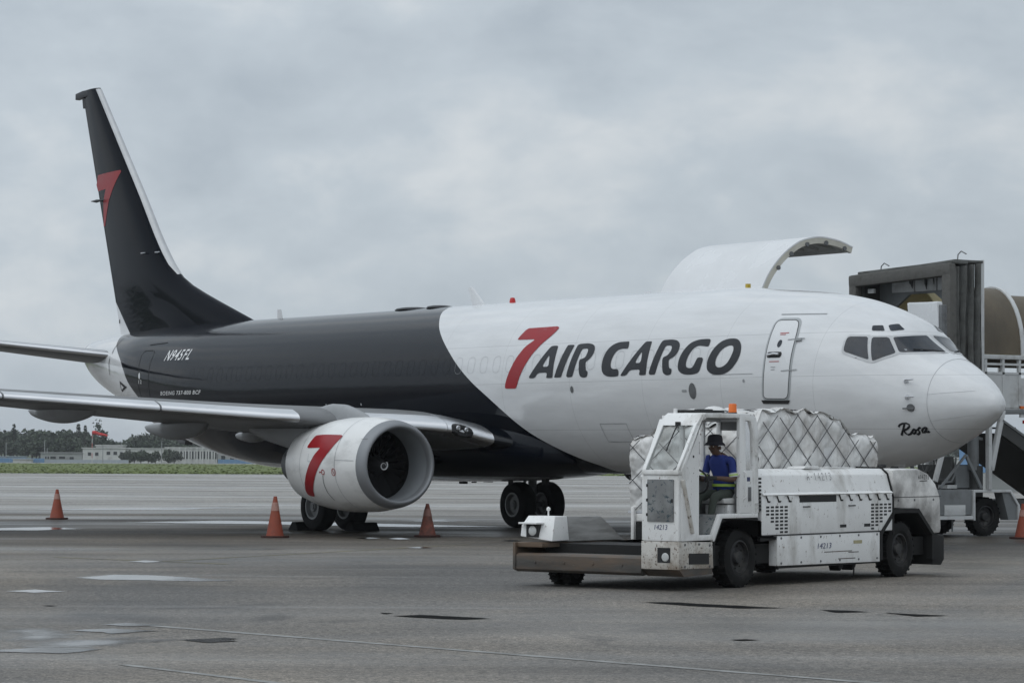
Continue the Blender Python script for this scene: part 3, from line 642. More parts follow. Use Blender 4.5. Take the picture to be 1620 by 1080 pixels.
# lettering, traced as outlines in station and height
LET = [('r', [[(13.537,4.599),(12.381,4.61),(12.304,4.556),(12.454,4.392),(12.68,4.232),(12.931,3.997),(13.131,3.742),(13.288,3.505),(13.402,3.285),(13.442,3.264),(13.81,3.265),(13.846,3.292),(13.815,3.403),(13.689,3.642),(13.488,3.954),(13.282,4.181),(12.992,4.341),(13.666,4.345),(13.698,4.369)]]),
('n', [[(12.95,3.481),(12.715,3.473),(12.592,3.592),(12.242,3.592),(12.277,3.487),(12.258,3.472),(12.072,3.473),(12.041,3.49),(12.024,4.147),(12.052,4.174),(12.239,4.175),(12.302,4.155)],[(12.463,3.721),(12.253,3.995),(12.213,3.72)]]),
('n', [[(11.967,3.478),(11.751,3.478),(11.721,3.492),(11.431,4.161),(11.458,4.176),(11.654,4.178),(11.687,4.16),(11.979,3.493)]]),
('n', [[(11.555,3.478),(11.354,3.478),(11.312,3.499),(11.121,4.054),(11.084,4.079),(10.923,4.082),(10.881,4.055),(10.88,4.001),(10.92,3.901),(10.998,3.867),(11.134,3.856),(11.095,3.592),(11.051,3.494),(10.96,3.46),(10.828,3.462),(10.781,3.497),(10.771,3.593),(10.838,3.605),(10.864,3.695),(10.887,3.796),(10.806,3.827),(10.694,3.907),(10.646,4.013),(10.661,4.097),(10.737,4.16),(10.906,4.194),(11.206,4.191),(11.3,4.175),(11.326,4.136)]]),
('n', [[(9.507,4.187),(9.479,4.055),(9.512,4.038),(9.68,4.049),(9.84,4.018),(9.943,3.907),(9.99,3.766),(9.976,3.666),(9.893,3.618),(9.701,3.625),(9.678,3.494),(9.718,3.467),(9.922,3.456),(10.098,3.474),(10.218,3.522),(10.286,3.612),(10.298,3.772),(10.269,3.914),(10.179,4.055),(10.046,4.141),(9.869,4.19),(9.535,4.195)]]),
('n', [[(9.619,3.483),(9.596,3.472),(9.417,3.472),(9.309,3.589),(8.949,3.596),(8.981,3.492),(8.958,3.474),(8.776,3.474),(8.748,3.495),(8.725,4.158),(8.746,4.176),(8.911,4.177),(8.957,4.157)],[(9.159,3.73),(8.964,3.989),(8.943,3.732)]]),
('n', [[(8.669,3.479),(8.471,3.476),(8.433,3.496),(8.227,4.046),(8.183,4.073),(8.026,4.069),(7.986,4.016),(8.014,3.93),(8.102,3.856),(8.245,3.831),(8.209,3.623),(8.182,3.512),(8.096,3.465),(7.985,3.456),(7.903,3.486),(7.888,3.589),(7.978,3.601),(8.004,3.67),(8.021,3.785),(7.922,3.806),(7.781,3.889),(7.742,4.009),(7.764,4.096),(7.871,4.169),(8.051,4.195),(8.354,4.19),(8.407,4.132)]]),
('n', [[(6.813,4.167),(6.822,4.027),(6.853,4.014),(7.143,4.045),(7.281,3.997),(7.383,3.88),(7.444,3.744),(7.442,3.641),(7.393,3.596),(7.258,3.586),(7.194,3.629),(7.107,3.788),(7.074,3.801),(6.898,3.793),(6.987,3.53),(7.064,3.48),(7.223,3.456),(7.438,3.457),(7.585,3.49),(7.688,3.561),(7.706,3.698),(7.66,3.852),(7.551,4.004),(7.412,4.114),(7.202,4.167),(6.972,4.175)]]),
('n', [[(6.055,4.159),(5.917,4.098),(5.824,3.977),(5.815,3.809),(5.881,3.676),(6.033,3.528),(6.228,3.448),(6.407,3.428),(6.641,3.462),(6.766,3.543),(6.782,3.695),(6.731,3.847),(6.629,3.998),(6.478,4.113),(6.278,4.162)],[(6.083,4.018),(6.034,3.932),(6.06,3.815),(6.15,3.665),(6.29,3.591),(6.416,3.58),(6.498,3.615),(6.529,3.707),(6.491,3.824),(6.382,3.957),(6.233,4.021)]])]
for c, loops in LET:
    o = lay('letter', [soften(q, .045) for q in loops], M_redp if c == 'r' else M_navy, .008)
    if c == 'r': o['label'] = 'big red numeral 7'
ROSA = [[(1.96,2.44),(2.033,2.334),(2.118,2.231)],[(2.093,2.387),(2.057,2.426),(1.994,2.453),(1.919,2.459),(1.877,2.436),(1.886,2.4),(1.946,2.354),(2.033,2.32)],[(2.03,2.324),(2.015,2.261),(1.992,2.241),(1.934,2.261),(1.889,2.301)],[(1.814,2.354),(1.859,2.327),(1.896,2.284),(1.89,2.258),(1.845,2.278),(1.81,2.321),(1.816,2.35),(1.797,2.327),(1.759,2.341)],
[(1.696,2.38),(1.736,2.367),(1.766,2.334),(1.758,2.301),(1.782,2.268),(1.821,2.248),(1.836,2.258)],[(1.61,2.38),(1.654,2.367),(1.704,2.321),(1.717,2.281),(1.683,2.288),(1.624,2.334),(1.589,2.387),(1.634,2.328),(1.648,2.288),(1.619,2.291),(1.584,2.314)]]
ribbon([dense(l, .03) for l in ROSA], .034, onskin(.008)).build('nose_name', M_navy, P)
text_on('N945FL', onskin(.008), 30.20, 28.68, 4.245, 4.535, .05, .012, 1.18).build('registration', M_letw, P)
text_on('BOEING 737-800 BCF', onskin(.008), 30.25, 27.76, 3.325, 3.43, .02, .012, 1.12).build('type_lettering', M_letw, P)
text_on('12', onskin(.008), 31.66, 31.44, 3.66, 3.76).build('type_lettering', M_letw, P)
lay('static_port', [[(31.6+.06*math.cos(a), 3.87+.09*math.sin(a)) for a in [2*PI*k/12 for k in range(12)]]], M_white)
lay('outflow_vent', [[(33.197,3.768), (32.624,3.579), (33.293,3.46)]], M_dark, .008)
lay('outflow_vent', [[(33.15,3.68), (32.9,3.59), (33.2,3.52)]], M_white, .012)
# plugged cabin windows: a shallow rounded frame each
def rrect(w, h, r, n=5):
    o = []
    for cx_, cy_, a0 in ((w/2-r, h/2-r, 0), (-w/2+r, h/2-r, PI/2), (-w/2+r, -h/2+r, PI), (w/2-r, -h/2+r, 1.5*PI)):
        o += [(cx_+r*math.cos(a0+PI/2*k/n), cy_+r*math.sin(a0+PI/2*k/n)) for k in range(n+1)]
    return o
def ringmesh(s0, z0, w, h, r, lw, side=-1, off=.006):
    A = [(s0+x, z0+y) for x, y in rrect(w, h, r)]; B = [(s0+x, z0+y) for x, y in rrect(w-2*lw, h-2*lw, max(.01, r-lw))]; k = len(A); fn = onskin(off, side)
    return MB().add([fn(*p) for p in A]+[fn(*p) for p in B], [(i, (i+1) % k, k+(i+1) % k, k+i) for i in range(k)])
for side in (-1, 1):
    shared = {}
    for k in range(-26, 25):
        s = 19.253+.5035*k
        if s < 6.2 or s > 31 or (side == 1 and 8 < s < 12.4): continue
        dark = 15.9 < s; m_ = M_linedk if dark else M_line_
        if s < 8.3 or s > 24.8: o = ringmesh(s, 3.81, .27, .37, .11, .0055 if dark else .0055, side).build('window_plug', m_, P)
        else:
            if dark not in shared: shared[dark] = ringmesh(16.0, 3.81, .27, .37, .11, .0055 if dark else .0055, side).mesh('window_plug', m_)
            o = bpy.data.objects.new('window_plug', shared[dark]); col.objects.link(o); o.parent = P; o.location.x = 16.0-s
# forward service door, closed on this side
D = [(5.215,4.545),(4.560,4.535),(4.400,4.165),(4.366,3.782),(4.352,3.309),(4.42,2.886),(5.175,2.902),(5.135,3.225),(5.113,3.606),(5.150,4.087)]
def shrink(lp, d):
    c = sum((Vector(p) for p in lp), Vector((0, 0)))/len(lp); o = []
    for i in range(len(lp)):
        a, p, b = Vector(lp[i-1]), Vector(lp[i]), Vector(lp[(i+1) % len(lp)]); n1_ = Vector((-(p-a).y, (p-a).x)).normalized(); n2_ = Vector((-(b-p).y, (b-p).x)).normalized(); q = (n1_+n2_).normalized()
        if q.dot(c-p) < 0: q = -q
        o.append(tuple(p+q*d))
    return o
Do = soften(D, .09, 3)
door = lay('service_door', [Do], M_band, .006); 
for nm, d, m_, off in (('door_panel', .055, M_white, .011),):
    q = lay(nm, [shrink(Do, d)], m_, off); q.parent = door
q = ribbon([dense(shrink(Do, .05)+[shrink(Do, .05)[0]], .1)], .012, onskin(.013)).build('door_gap', M_linedk, door)
lay('door_window', [[(4.80+.055*math.cos(a), 4.02+.075*math.sin(a)) for a in [2*PI*k/16 for k in range(16)]]], M_cglass, .016).parent = door
lay('handle_recess', [[(4.86+x, 3.80+y) for x, y in rrect(.38, .115, .05)]], M_dark, .016).parent = door
f_ = onskin(.05); MB().tube([f_(5.0, 3.79), f_(4.85, 3.81), f_(4.72, 3.80)], .022, 8).build('handle', M_alu, door)
lay('door_sill', [[(4.40, 2.91), (5.19, 2.92), (5.15, 2.85), (4.47, 2.84)]], M_dark, .016).parent = door
for s, z, w in ((4.78, 4.22, .22), (4.83, 3.66, .26), (4.84, 3.55, .12), (4.84, 3.50, .10), (4.80, 4.19, .14)):
    lay('door_note', [[(s-w/2, z), (s+w/2, z), (s+w/2, z+.016), (s-w/2, z+.016)]], mat('note_red', (.45, .12, .12), .5) if w > .13 else M_line_, .016).parent = door
for z in (4.09, 3.48): ribbon([dense([(4.62, z), (4.22, z+.02)], .1)], .02, onskin(.02)).build('hinge_line', M_line_, door)
f_ = onskin(.03); MB().bar(f_(4.42, 4.08), f_(4.28, 4.085), .05, .05).build('hinge', M_band, door)
ribbon([dense([(5.18, 4.62), (4.1, 4.60)], .1)], .018, onskin(.008)).build('rain_gutter', M_line_, P)
# aft service door outline on the charcoal part
ribbon([dense([(31.70,3.1),(31.70,4.198),(31.757,4.45),(31.68,4.54),(31.55,4.562),(31.146,4.557),(31.0,4.5),(31.0,3.1)], .1)], .018, onskin(.008)).build('aft_door_outline', M_linedk, P)
ribbon([dense([(31.6,4.72),(30.6,4.76)], .1)], .02, onskin(.01)).build('rain_gutter', M_linedk, P)
# radome joint, lightning strips, probes and ports
rg_ = fus_ring(1.47, 72, .003); MB().tube(rg_, .0035, 4, closed=True).build('radome_joint', M_line_, P)
for a, b in (((1.463, 3.01), (.713, 3.066)), ((1.449, 2.515), (.67, 2.636))): ribbon([dense([a, b], .08)], .014, onskin(.008)).build('lightning_strip', M_white, P)
for s, z in ((1.831, 3.245), (1.767, 2.945)):
    f0, f1 = onskin(.0), onskin(.10); mb = MB().tube([f0(s+.06, z), f1(s+.05, z)], [.05, .02], 8); a = Vector(f1(s+.05, z)); mb.tube([a, a+Vector((.22, 0, 0))], [.022, .012], 8); mb.build('pitot_probe', M_alu, P)
lay('vane_plate', [[(1.767+.075*math.cos(a), 2.747+.075*math.sin(a)) for a in [2*PI*k/14 for k in range(14)]]], M_gear, .01)
f1 = onskin(.05); MB().bar(f1(1.70, 2.745), f1(1.90, 2.74), .02, .03).build('angle_vane', M_gear, P)
for s, z, rx, rz_ in ((7.239, 3.125, .115, .165), (5.656, 3.305, .03, .035), (11.349, 3.212, .055, .075), (21.5, 2.98, .03, .03), (19.9, 2.98, .03, .03)):
    lay('service_port', [[(s+rx*math.cos(a), z+rz_*math.sin(a)) for a in [2*PI*k/16 for k in range(16)]]], M_gear if rx > .04 else M_line_, .009)
lay('small_placard', [[(7.5+x, 3.13+y) for x, y in rrect(.16, .05, .02)]], M_line_, .008)
ribbon([dense([(6.6, 3.44), (4.5+.9, 3.44)], .1)], .012, onskin(.007)).build('joint', M_line_, P)
ribbon([dense([(10.62, 2.48), (10.62, 2.1), (9.7, 2.1), (9.7, 2.48), (10.62, 2.48)], .1)], .014, onskin(.007)).build('hold_door_outline', M_line_, P)
# cockpit glazing
def front(name, lp, m, off, par=None):
    o = decal([lp], onnose(off), .035, .03).build(name, m, par or P); return o
W1 = [(-.745,4.10),(-.41,4.128),(-.075,4.142),(-.075,3.828),(-.52,3.812),(-.80,3.806),(-.815,3.83)]
for side in (-1, 1):
    w1 = [(y*-side, z) for y, z in W1]; fr_ = front('window_frame', soften([(y*-side, z) for y, z in [(-.80,4.13),(-.41,4.165),(-.02,4.175),(-.02,3.795),(-.52,3.778),(-.85,3.772),(-.87,3.83)]], .02, 1), M_frame, .005)
    front('windscreen', soften(w1, .02, 1), M_cglass, .011, fr_)
    for w, fo in (([(2.808,4.1),(2.551,4.098),(2.304,3.811),(2.298,3.786),(2.57,3.643),(2.59,3.651)], [(2.86,4.135),(2.51,4.135),(2.235,3.81),(2.235,3.76),(2.56,3.598),(2.65,3.62)]),
                  ([(3.259,4.121),(2.885,4.111),(2.652,3.664),(3.218,3.835),(3.246,3.886),(3.284,4.076)], [(3.29,4.165),(2.855,4.15),(2.60,3.60),(3.25,3.795),(3.29,3.87),(3.33,4.08)])):
        fr_ = lay('window_frame', [soften(fo, .03, 1)], M_frame, .008, side, .03); lay('side_window', [soften(w, .03, 1)], M_cglass, .016, side, .03).parent = fr_
    for w in ([(2.988,4.338),(2.821,4.341),(2.701,4.231),(2.914,4.239)], [(2.75,4.343),(2.657,4.373),(2.497,4.254),(2.616,4.226)]): lay('eyebrow_window', [soften(w, .015, 1)], M_cglass, .009, side, .03)
    f1 = onnose(.03); MB().tube([f1(side*.12, 3.80), f1(side*.35, 3.83), f1(side*.6, 3.85)], .010, 6).build('wiper', M_dark, P)
fn_ = onnose(.013); MB().add([fn_(-.72, 3.835), fn_(-.47, 3.835), fn_(-.47, 3.865), fn_(-.72, 3.865)], [(0, 1, 2, 3)]).build('windscreen_card', mat('pale_card', (.30, .32, .34), .5), P)
# fin
FLE = pchip([4.9, 5.39, 5.99, 6.45, 6.73, 7.27, 9.17, 12.47], [26.9, 28.43, 30.38, 31.75, 32.34, 32.97, 34.58, 37.40])
def FTE(z): return 35.88+.36*(z-5.14)
def fin_y(s, z):
    a, b = FLE(z), FTE(z); t = min(1, max(0, (s-a)/(b-a))); th = .30-.20*(z-5)/7.5
    tm = max(t, 0); k = 2.969*math.sqrt(tm)-1.26*tm-3.516*tm**2+2.843*tm**3-1.036*tm**4
    dors = 1.0 if z > 6.7 else .55+.45*(z-4.9)/1.8
    return max(.006, th*k*(dors if t < .5 else 1))
def fin_ring(z, n=22, t0=0, t1=1, g=0.0):
    a, b = FLE(z), FTE(z); T = [t0+(t1-t0)*(1-math.cos(PI*k/n))/2 for k in range(n+1)] if t0 == 0 and t1 == 1 else [t0+(t1-t0)*k/n for k in range(n+1)]
    R_ = [(-(a+(b-a)*t), -(fin_y(a+(b-a)*t, z)+g), z) for t in T]; L_ = [(p[0], -p[1], z) for p in reversed(R_)]
    return R_+L_
zs = [4.9+(12.47-4.9)*i/30 for i in range(31)]
MB().loft([fin_ring(z) for z in zs]).build('fin', M_fin, P, ang=50)
rng = []
for z in [6.75+(12.44-6.75)*i/20 for i in range(21)]:
    a, b = FLE(z), FTE(z); w = (.12 if z > 7.1 else .12*(z-6.6)/.5)/(b-a); Rr = [(-(a-.012+(b-a)*w*k/6), -(fin_y(a+(b-a)*w*k/6, z)+.012), z) for k in range(7)]
    rng.append(Rr+[(p[0], -p[1], z) for p in reversed(Rr)])
MB().loft(rng).build('leading_edge', mat('fin_edge_metal', (.52, .53, .54), .4, metal=.3, var=.1), P, ang=50)
MB().prism([(-37.7, 12.30), (-38.85, 12.24), (-38.85, 12.42), (-38.4, 12.47), (-37.5, 12.47)], 'y', -.075, .075).build('rudder_horn', M_navy, P, bevel=.015)
MB().prism([(-38.42, 11.95), (-38.48, 12.24), (-38.02, 12.24), (-38.05, 11.92)], 'y', -.03, .03).build('rudder_tab', M_navy, P)
for s, z, ln in ((37.2, 9.12, .9),): MB().tube([(-s+ln*.5, -.14, z), (-s, -.17, z-.01), (-s-ln*.55, -.1, z+.02)], [.01, .05, .01], 8).build('actuator_fairing', M_navy, P)
for s, z in ((34.2, 7.42), (33.35, 7.40)): MB().tube([(-s, -.2, z), (-s+.02, -.28, z), (-s+.3, -.30, z)], [.03, .02, .012], 6).build('tail_probe', M_alu, P)
def onfin(off=.006):
    return lambda s, z: (-s, -(fin_y(s, z)+off), z)
F7 = [(37.39,9.89),(35.70,9.91),(35.66,9.86),(36.20,9.40),(36.54,9.07),(36.75,8.70),(36.93,8.36),(37.05,8.38),(36.99,9.1),(36.76,9.44),(37.42,9.42),(37.53,9.62)]
decal([F7], onfin(.008), .2).build('tail_numeral', M_redp, P)
decal([[(-1, 0)]] if False else [[(36.0, 5.6), (35.95, 5.62), (35.93, 5.5), (36.0, 5.5)]], onfin(.009), .2).build('drain', M_dark, P)
# wings
WR = [.8, 1.9, 2.9, 4.2, 5.9, 8.5, 11.5, 14.3, 17.0]
wLE = pchip(WR, [13.30, 14.02, 14.60, 15.33, 16.28, 17.70, 19.34, 20.88, 22.40]); wTE = pchip(WR, [21.9, 21.8, 21.75, 21.7, 21.65, 22.2, 22.85, 23.45, 24.05])
wZ = pchip(WR, [1.88, 2.10, 2.36, 2.46, 2.58, 2.78, 3.02, 3.22, 3.42])
def foil(t): return 5*(.2969*math.sqrt(t)-.126*t-.3516*t*t+.2843*t**3-.1015*t**4)
def wing_pt(r, t, upper, g=0.0):
    a, b = wLE(r), wTE(r); c = b-a; th = .120-.025*r/17; y = foil(t)*th*c*(1 if upper else -.55)+(g if upper else -g)
    return (a+c*t-(g if t < .02 else 0), wZ(r)+y+.06*c*t*(1-t)-math.tan(R(max(0, 1.9-2.2*r/17)))*c*t)
def wing(side):
    w = thing_part = None; T = [(1-math.cos(PI*k/26))/2 for k in range(27)]; rings = []
    rs = [2.0+15.0*i/38 for i in range(39)]
    for r in rs:
        up_ = [wing_pt(r, t, True) for t in T]; lo = [wing_pt(r, t, False) for t in reversed(T[1:-1])]
        rings.append([(-s, side*r, z) for s, z in up_+lo])
    w = MB().loft(rings).build('wing', M_wing, P, ang=50)
    rings = []
    for r in (.8, 1.2, 1.5, 1.75, 1.99):
        up_ = [wing_pt(r, t, True, .004) for t in T]; lo = [wing_pt(r, t, False, .004) for t in reversed(T[1:-1])]
        rings.append([(-s, side*r, z) for s, z in up_+lo])
    MB().loft(rings).build('wing_root', M_rootp, w, ang=50)
    for r0, r1 in ((2.9, 4.62), (5.75, 8.4), (8.44, 11.4), (11.44, 14.2), (14.24, 16.7)):
        rings = []
        for i in range(9):
            r = r0+(r1-r0)*i/8; U = [.06, .045, .03, .018, .01, .003, 0.]; Lw = [.002, .006, .012, .02]
            o_ = [wing_pt(r, t, True, .012) for t in U]+[wing_pt(r, t, False, .012) for t in Lw]; i_ = [wing_pt(r, t, False, -.004) for t in reversed(Lw)]+[wing_pt(r, t, True, -.004) for t in reversed(U)]
            rings.append([(-s, side*r, z) for s, z in o_+i_])
        MB().loft(rings).build('slat', M_alu, w, ang=40)
    rings = []     # polished glove at the root with the landing light in it
    for i in range(10):
        r = 2.0+.89*i/9; U = [.10, .07, .045, .025, .01, .003, 0.]; Lw = [.003, .012, .03, .05]
        o_ = [wing_pt(r, t, True, .010) for t in U]+[wing_pt(r, t, False, .010) for t in Lw]; i_ = [wing_pt(r, t, False, -.004) for t in reversed(Lw)]+[wing_pt(r, t, True, -.004) for t in reversed(U)]
        rings.append([(-s, side*r, z) for s, z in o_+i_])
    MB().loft(rings).build('root_glove', M_alu, w, ang=40)
    mb = MB(); k = 18
    for rr, off in ((1.0, .016), (.55, .03)):
        pts = []
        for j in range(k):
            a = 2*PI*j/k; r = 2.62+.21*rr*math.cos(a); q = .062*rr*math.sin(a)
            t = abs(q)*.26; p = wing_pt(r, max(t, .0002), q > 0, off); pts.append((-p[0]+off, side*r, p[1]))
        mb.v += pts
    mb.f = [(i, (i+1) % k, k+(i+1) % k, k+i) for i in range(k)]+[tuple(range(k, 2*k))]
    lt = mb.build('landing_light', M_dark, w)
    for r in (2.54, 2.70):
        p = wing_pt(r, .0005, True, .03); MB().lathe([(0, 0), (.012, .03), (.004, .055), (-.01, .06)], 14, 'x', (-p[0]+.012, side*r, p[1]+.01)).build('lamp', M_alu, lt)
    # flap track fairings
    for r, s0, s1, zz, hh, ww in ((9.0, 19.5, 23.1, 2.72, .36, .24), (6.05, 19.8, 22.9, 2.36, .36, .26), (3.9, 20.6, 22.3, 2.17, .22, .2)):
        rings = []
        for i in range(17):
            f2 = i/16; e_ = math.sin(PI*f2**.8)**.6+.02 if f2 < 1 else .02; e_ = max(e_, .03); s = s0+(s1-s0)*f2; zc = zz+.16-.10*f2
            rings.append([(-s, side*(r+ww*e_*math.cos(a)), zc+(hh*e_ if math.sin(a) < 0 else .10*e_)*math.sin(a)) for a in [2*PI*k2/16 for k2 in range(16)]])
        MB().loft(rings).build('flap_fairing', M_fair, w, ang=60)
for sd_ in (-1, 1): wing(sd_)
# tailplane
def stab(side):
    rings = []; T = [(1-math.cos(PI*k/18))/2 for k in range(19)]
    for i in range(16):
        r = .35+6.82*i/15; a = 34.4+.58*(r-.9); c = 3.75-2.35*r/7.17; zz = 4.50+.115*(r-.9); q = [(a+c*t, zz+foil(t)*.105*c) for t in T]+[(a+c*t, zz-foil(t)*.105*c) for t in reversed(T[1:-1])]
        rings.append([(-s, side*r, z) for s, z in q])
    o = MB().loft(rings).build('tailplane', M_wing, P, ang=50)
    rings = []
    for i in range(12):
        r = 1.1+6.0*i/11; a = 34.4+.58*(r-.9); c = 3.75-2.35*r/7.17; zz = 4.50+.115*(r-.9); U = [.06, .03, .012, .003, 0]; q = [(a+c*t-.01, zz+foil(t)*.105*c+.01) for t in U]+[(a+c*t-.01, zz-foil(t)*.105*c-.01) for t in (.003, .012)]
        rings.append([(-s, side*r, z) for s, z in q]+[(-s-.02, side*r, z) for s, z in reversed(q)])
    MB().loft(rings).build('leading_edge', M_alu, o, ang=50)
    for zz0, zz1 in ((4.55, 5.0), (3.95, 4.42)):
        ribbon([dense([(34.15, zz0), (34.22, zz1)], .08)], .035, onskin(.012, side)).build('stab_gap_seal', M_dark, P)
for sd_ in (-1, 1): stab(sd_)
# engines
NAC = [(0, .87), (.06, .925), (.2, .97), (.5, 1.01), (1.0, 1.05), (1.6, 1.05), (2.2, 1.01), (2.8, .945), (3.45, .81)]
nacr = pchip([a for a, b in NAC], [b for a, b in NAC]); ES, ER, EZ = 13.54, 4.83, 1.565
def nz_flat(a, r, s):     # slightly flattened underside
    y, z = r*math.cos(a), r*math.sin(a); f2 = max(0, 1-s/2.4)
    if z < 0: z *= 1-.06*f2
    return y, z
def nacelle(side):
    n = 56; A = [2*PI*k/n for k in range(n)]
    def ring(s, r, z0=0): return [(-(ES+s), side*(ER+nz_flat(a, r, s)[0]), EZ+nz_flat(a, r, s)[1]) for a in A]
    e_ = MB().loft([ring(s, nacr(s)) for s in [.24+(3.21)*i/24 for i in range(25)]], caps=False).build('engine_nacelle', M_cowl, P, ang=60)
    MB().loft([ring(.27, .97), ring(.24, nacr(.24)), ring(.12, nacr(.12)), ring(.05, .918), ring(.015, .892), ring(-.005, .855), ring(.0, .832), ring(.03, .808), ring(.09, .793), ring(.16, .785)], caps=False).build('inlet_lip', M_lip, e_, ang=60)
    MB().loft([ring(.16, .785), ring(.35, .775), ring(.6, .775), ring(.85, .78)], caps=False).build('inlet_barrel', M_barrel, e_, ang=60)
    MB().loft([ring(.85, .78), ring(1.3, .775), ring(1.32, .1)], caps=False).build('fan_case', M_dark, e_, ang=60)
    fb = MB(); c = Vector((-(ES+1.0), side*ER, EZ))
    for k in range(24):
        a = 2*PI*k/24; pts = []
        for rr, tw in ((.22, .15), (.5, .5), (.76, .85)):
            for q in (-1, 1):
                aa = a+q*.10*(1 if rr > .3 else 1.2); pts.append(c+Vector((q*.09*math.cos(tw), rr*math.cos(aa), rr*math.sin(aa))))
        fb.add(pts, [(0, 1, 3, 2), (2, 3, 5, 4)])
    tag(fb.build('fan_blades', M_fan, e_, weld=False), kind='stuff')
    MB().lathe([(.40, 0.0), (.36, .05), (.25, .13), (.1, .20), (-.02, .235), (-.2, .24)], 28, 'x', (c.x, c.y, c.z)).build('spinner', M_fan, e_)
    sp = []
    for k in range(26):
        a = k*.28; f2 = k/25; rr = .03+.085*f2; sp.append((c.x+.395-rr*.55*1.05, c.y+rr*math.cos(a), c.z+rr*math.sin(a)))
    MB().tube(sp, [.004+.016*k/25 for k in range(26)], 6).build('spinner_spiral', M_letw, e_)
    MB().loft([ring(3.45, .80), ring(3.44, .76), ring(2.9, .72)], caps=False).build('fan_nozzle', M_gear, e_, ang=60)
    MB().lathe([(-2.8, .62), (-3.6, .56), (-4.3, .42), (-4.32, .36), (-4.0, .30), (-4.6, .12), (-4.9, 0)], 36, 'x', (-ES, side*ER, EZ)).build('core_nozzle', M_gear, e_)
    rings = []
    for s, w, zb, zt in ((14.55, .02, 2.46, 2.50), (14.9, .11, 2.3, 2.66), (15.35, .17, 2.2, 2.80), (15.8, .20, 2.2, 2.90), (16.3, .20, 2.0, 2.92), (17.0, .20, 1.8, 2.82), (18.0, .19, 1.9, 2.7), (19.2, .12, 2.1, 2.6), (20.0, .02, 2.3, 2.5)):
        rings.append([(-s, side*(ER+w*math.copysign(abs(math.cos(a))**.6, math.cos(a))), (zb+zt)/2+(zt-zb)/2*math.copysign(abs(math.sin(a))**.8, math.sin(a))) for a in [2*PI*k/20 for k in range(20)]])
    MB().loft(rings).build('pylon', M_fair, e_, ang=60)
    def onn(off): return lambda s, a: (-(ES+s), side*(ER+nz_flat(a, nacr(s)+off, s)[0]), EZ+nz_flat(a, nacr(s)+off, s)[1])
    if side < 0:
        def onn(off): return lambda s, a: (-(ES+s), -(ER+nz_flat(a, nacr(s)+off, s)[0]), EZ+nz_flat(a, nacr(s)+off, s)[1])
        S7 = [(2.19,39.2),(2.054,39.4),(1.055,38.4),(.984,37.2),(.971,35.2),(1.256,16.5),(1.472,5.7),(1.698,-6.6),(1.965,-21.4),(2.176,-33.4),(2.286,-42.6),(2.354,-44),(2.483,-44),(2.619,-42.6),(2.589,-35.5),(2.452,-24.6),(2.277,-13.2),(2.067,.6),(1.881,11.5),(1.666,21.1),(2.27,21.5),(2.323,23.1)]
        decal([soften([(s, R(a)) for s, a in S7], .03, 2)], onn(.008), .1).build('cowl_numeral', M_redp, e_)
        ribbon([dense([(1.48, R(-12)), (1.529, R(-22.5)), (1.544, R(-35.5)), (1.495, R(-47.5))], .05)], .016, onn(.008)).build('access_line', M_navy, e_)
        ribbon([[(1.021+.075*math.cos(a), R(-8.2)+.075*math.sin(a)) for a in [2*PI*k/14 for k in range(15)]], [(1.05, R(-6)), (1.02, R(-9)), (1.0, R(-10.5))]], .018, onn(.008)).build('lifting_mark', M_redp, e_)
        ribbon([[(1.462+.06*math.cos(a), R(-8.4)+.05*math.sin(a)) for a in [2*PI*k/14 for k in range(15)]], [(1.6, R(-8.4)), (1.5, R(-8.4))], [(1.6, R(-7)), (1.6, R(-9.6))]], .02, onn(.008)).build('lifting_mark', M_redp, e_)
        for s in (.98, 2.55): ribbon([[(s, R(a)) for a in range(-80, 84, 4)]], .012, onn(.006)).build('cowl_joint', M_line_, e_)
        ribbon([[(s, R(6)) for s in (.3, .6, .98)]], .012, onn(.006)).build('cowl_joint', M_line_, e_)
        ribbon([[(1.9+x, R(14)+y) for x, y in rrect(.5, .34, .02)]+[(1.9+.25, R(14))]], .010, onn(.006)).build('access_panel', M_line_, e_)
        ribbon([[(.26, R(35)), (.0+.1, R(37))]], .010, onn(.006)).build('lip_joint', M_gear, e_)
for sd_ in (-1, 1): nacelle(sd_)
# landing gear
def tyre_prof(w, ro, ri): return [(-w*.42, ri), (-w*.5, ri+.05), (-w*.5, ro-.12), (-w*.43, ro-.04), (-w*.3, ro-.008), (-w*.16, ro), (w*.16, ro), (w*.3, ro-.008), (w*.43, ro-.04), (w*.5, ro-.12), (w*.5, ri+.05), (w*.42, ri)]
T_main = MB().lathe(tyre_prof(.42, .565, .29), 40, 'y', closed=True).mesh('tyre', M_black)
H_main = MB().lathe([(-.17, 0), (-.17, .10), (-.12, .12), (-.10, .22), (-.19, .26), (-.19, .30), (.19, .30), (.19, .26), (.10, .22), (.12, .12), (.17, .1), (.17, 0)], 32, 'y').mesh('wheel_hub', M_hub)
T_nose = MB().lathe(tyre_prof(.2, .345, .19), 32, 'y', closed=True).mesh('tyre', M_black); H_nose = MB().lathe([(-.08, 0), (-.08, .1), (-.05, .15), (-.09, .2), (.09, .2), (.05, .15), (.08, .1), (.08, 0)], 24, 'y').mesh('wheel_hub', M_hub)
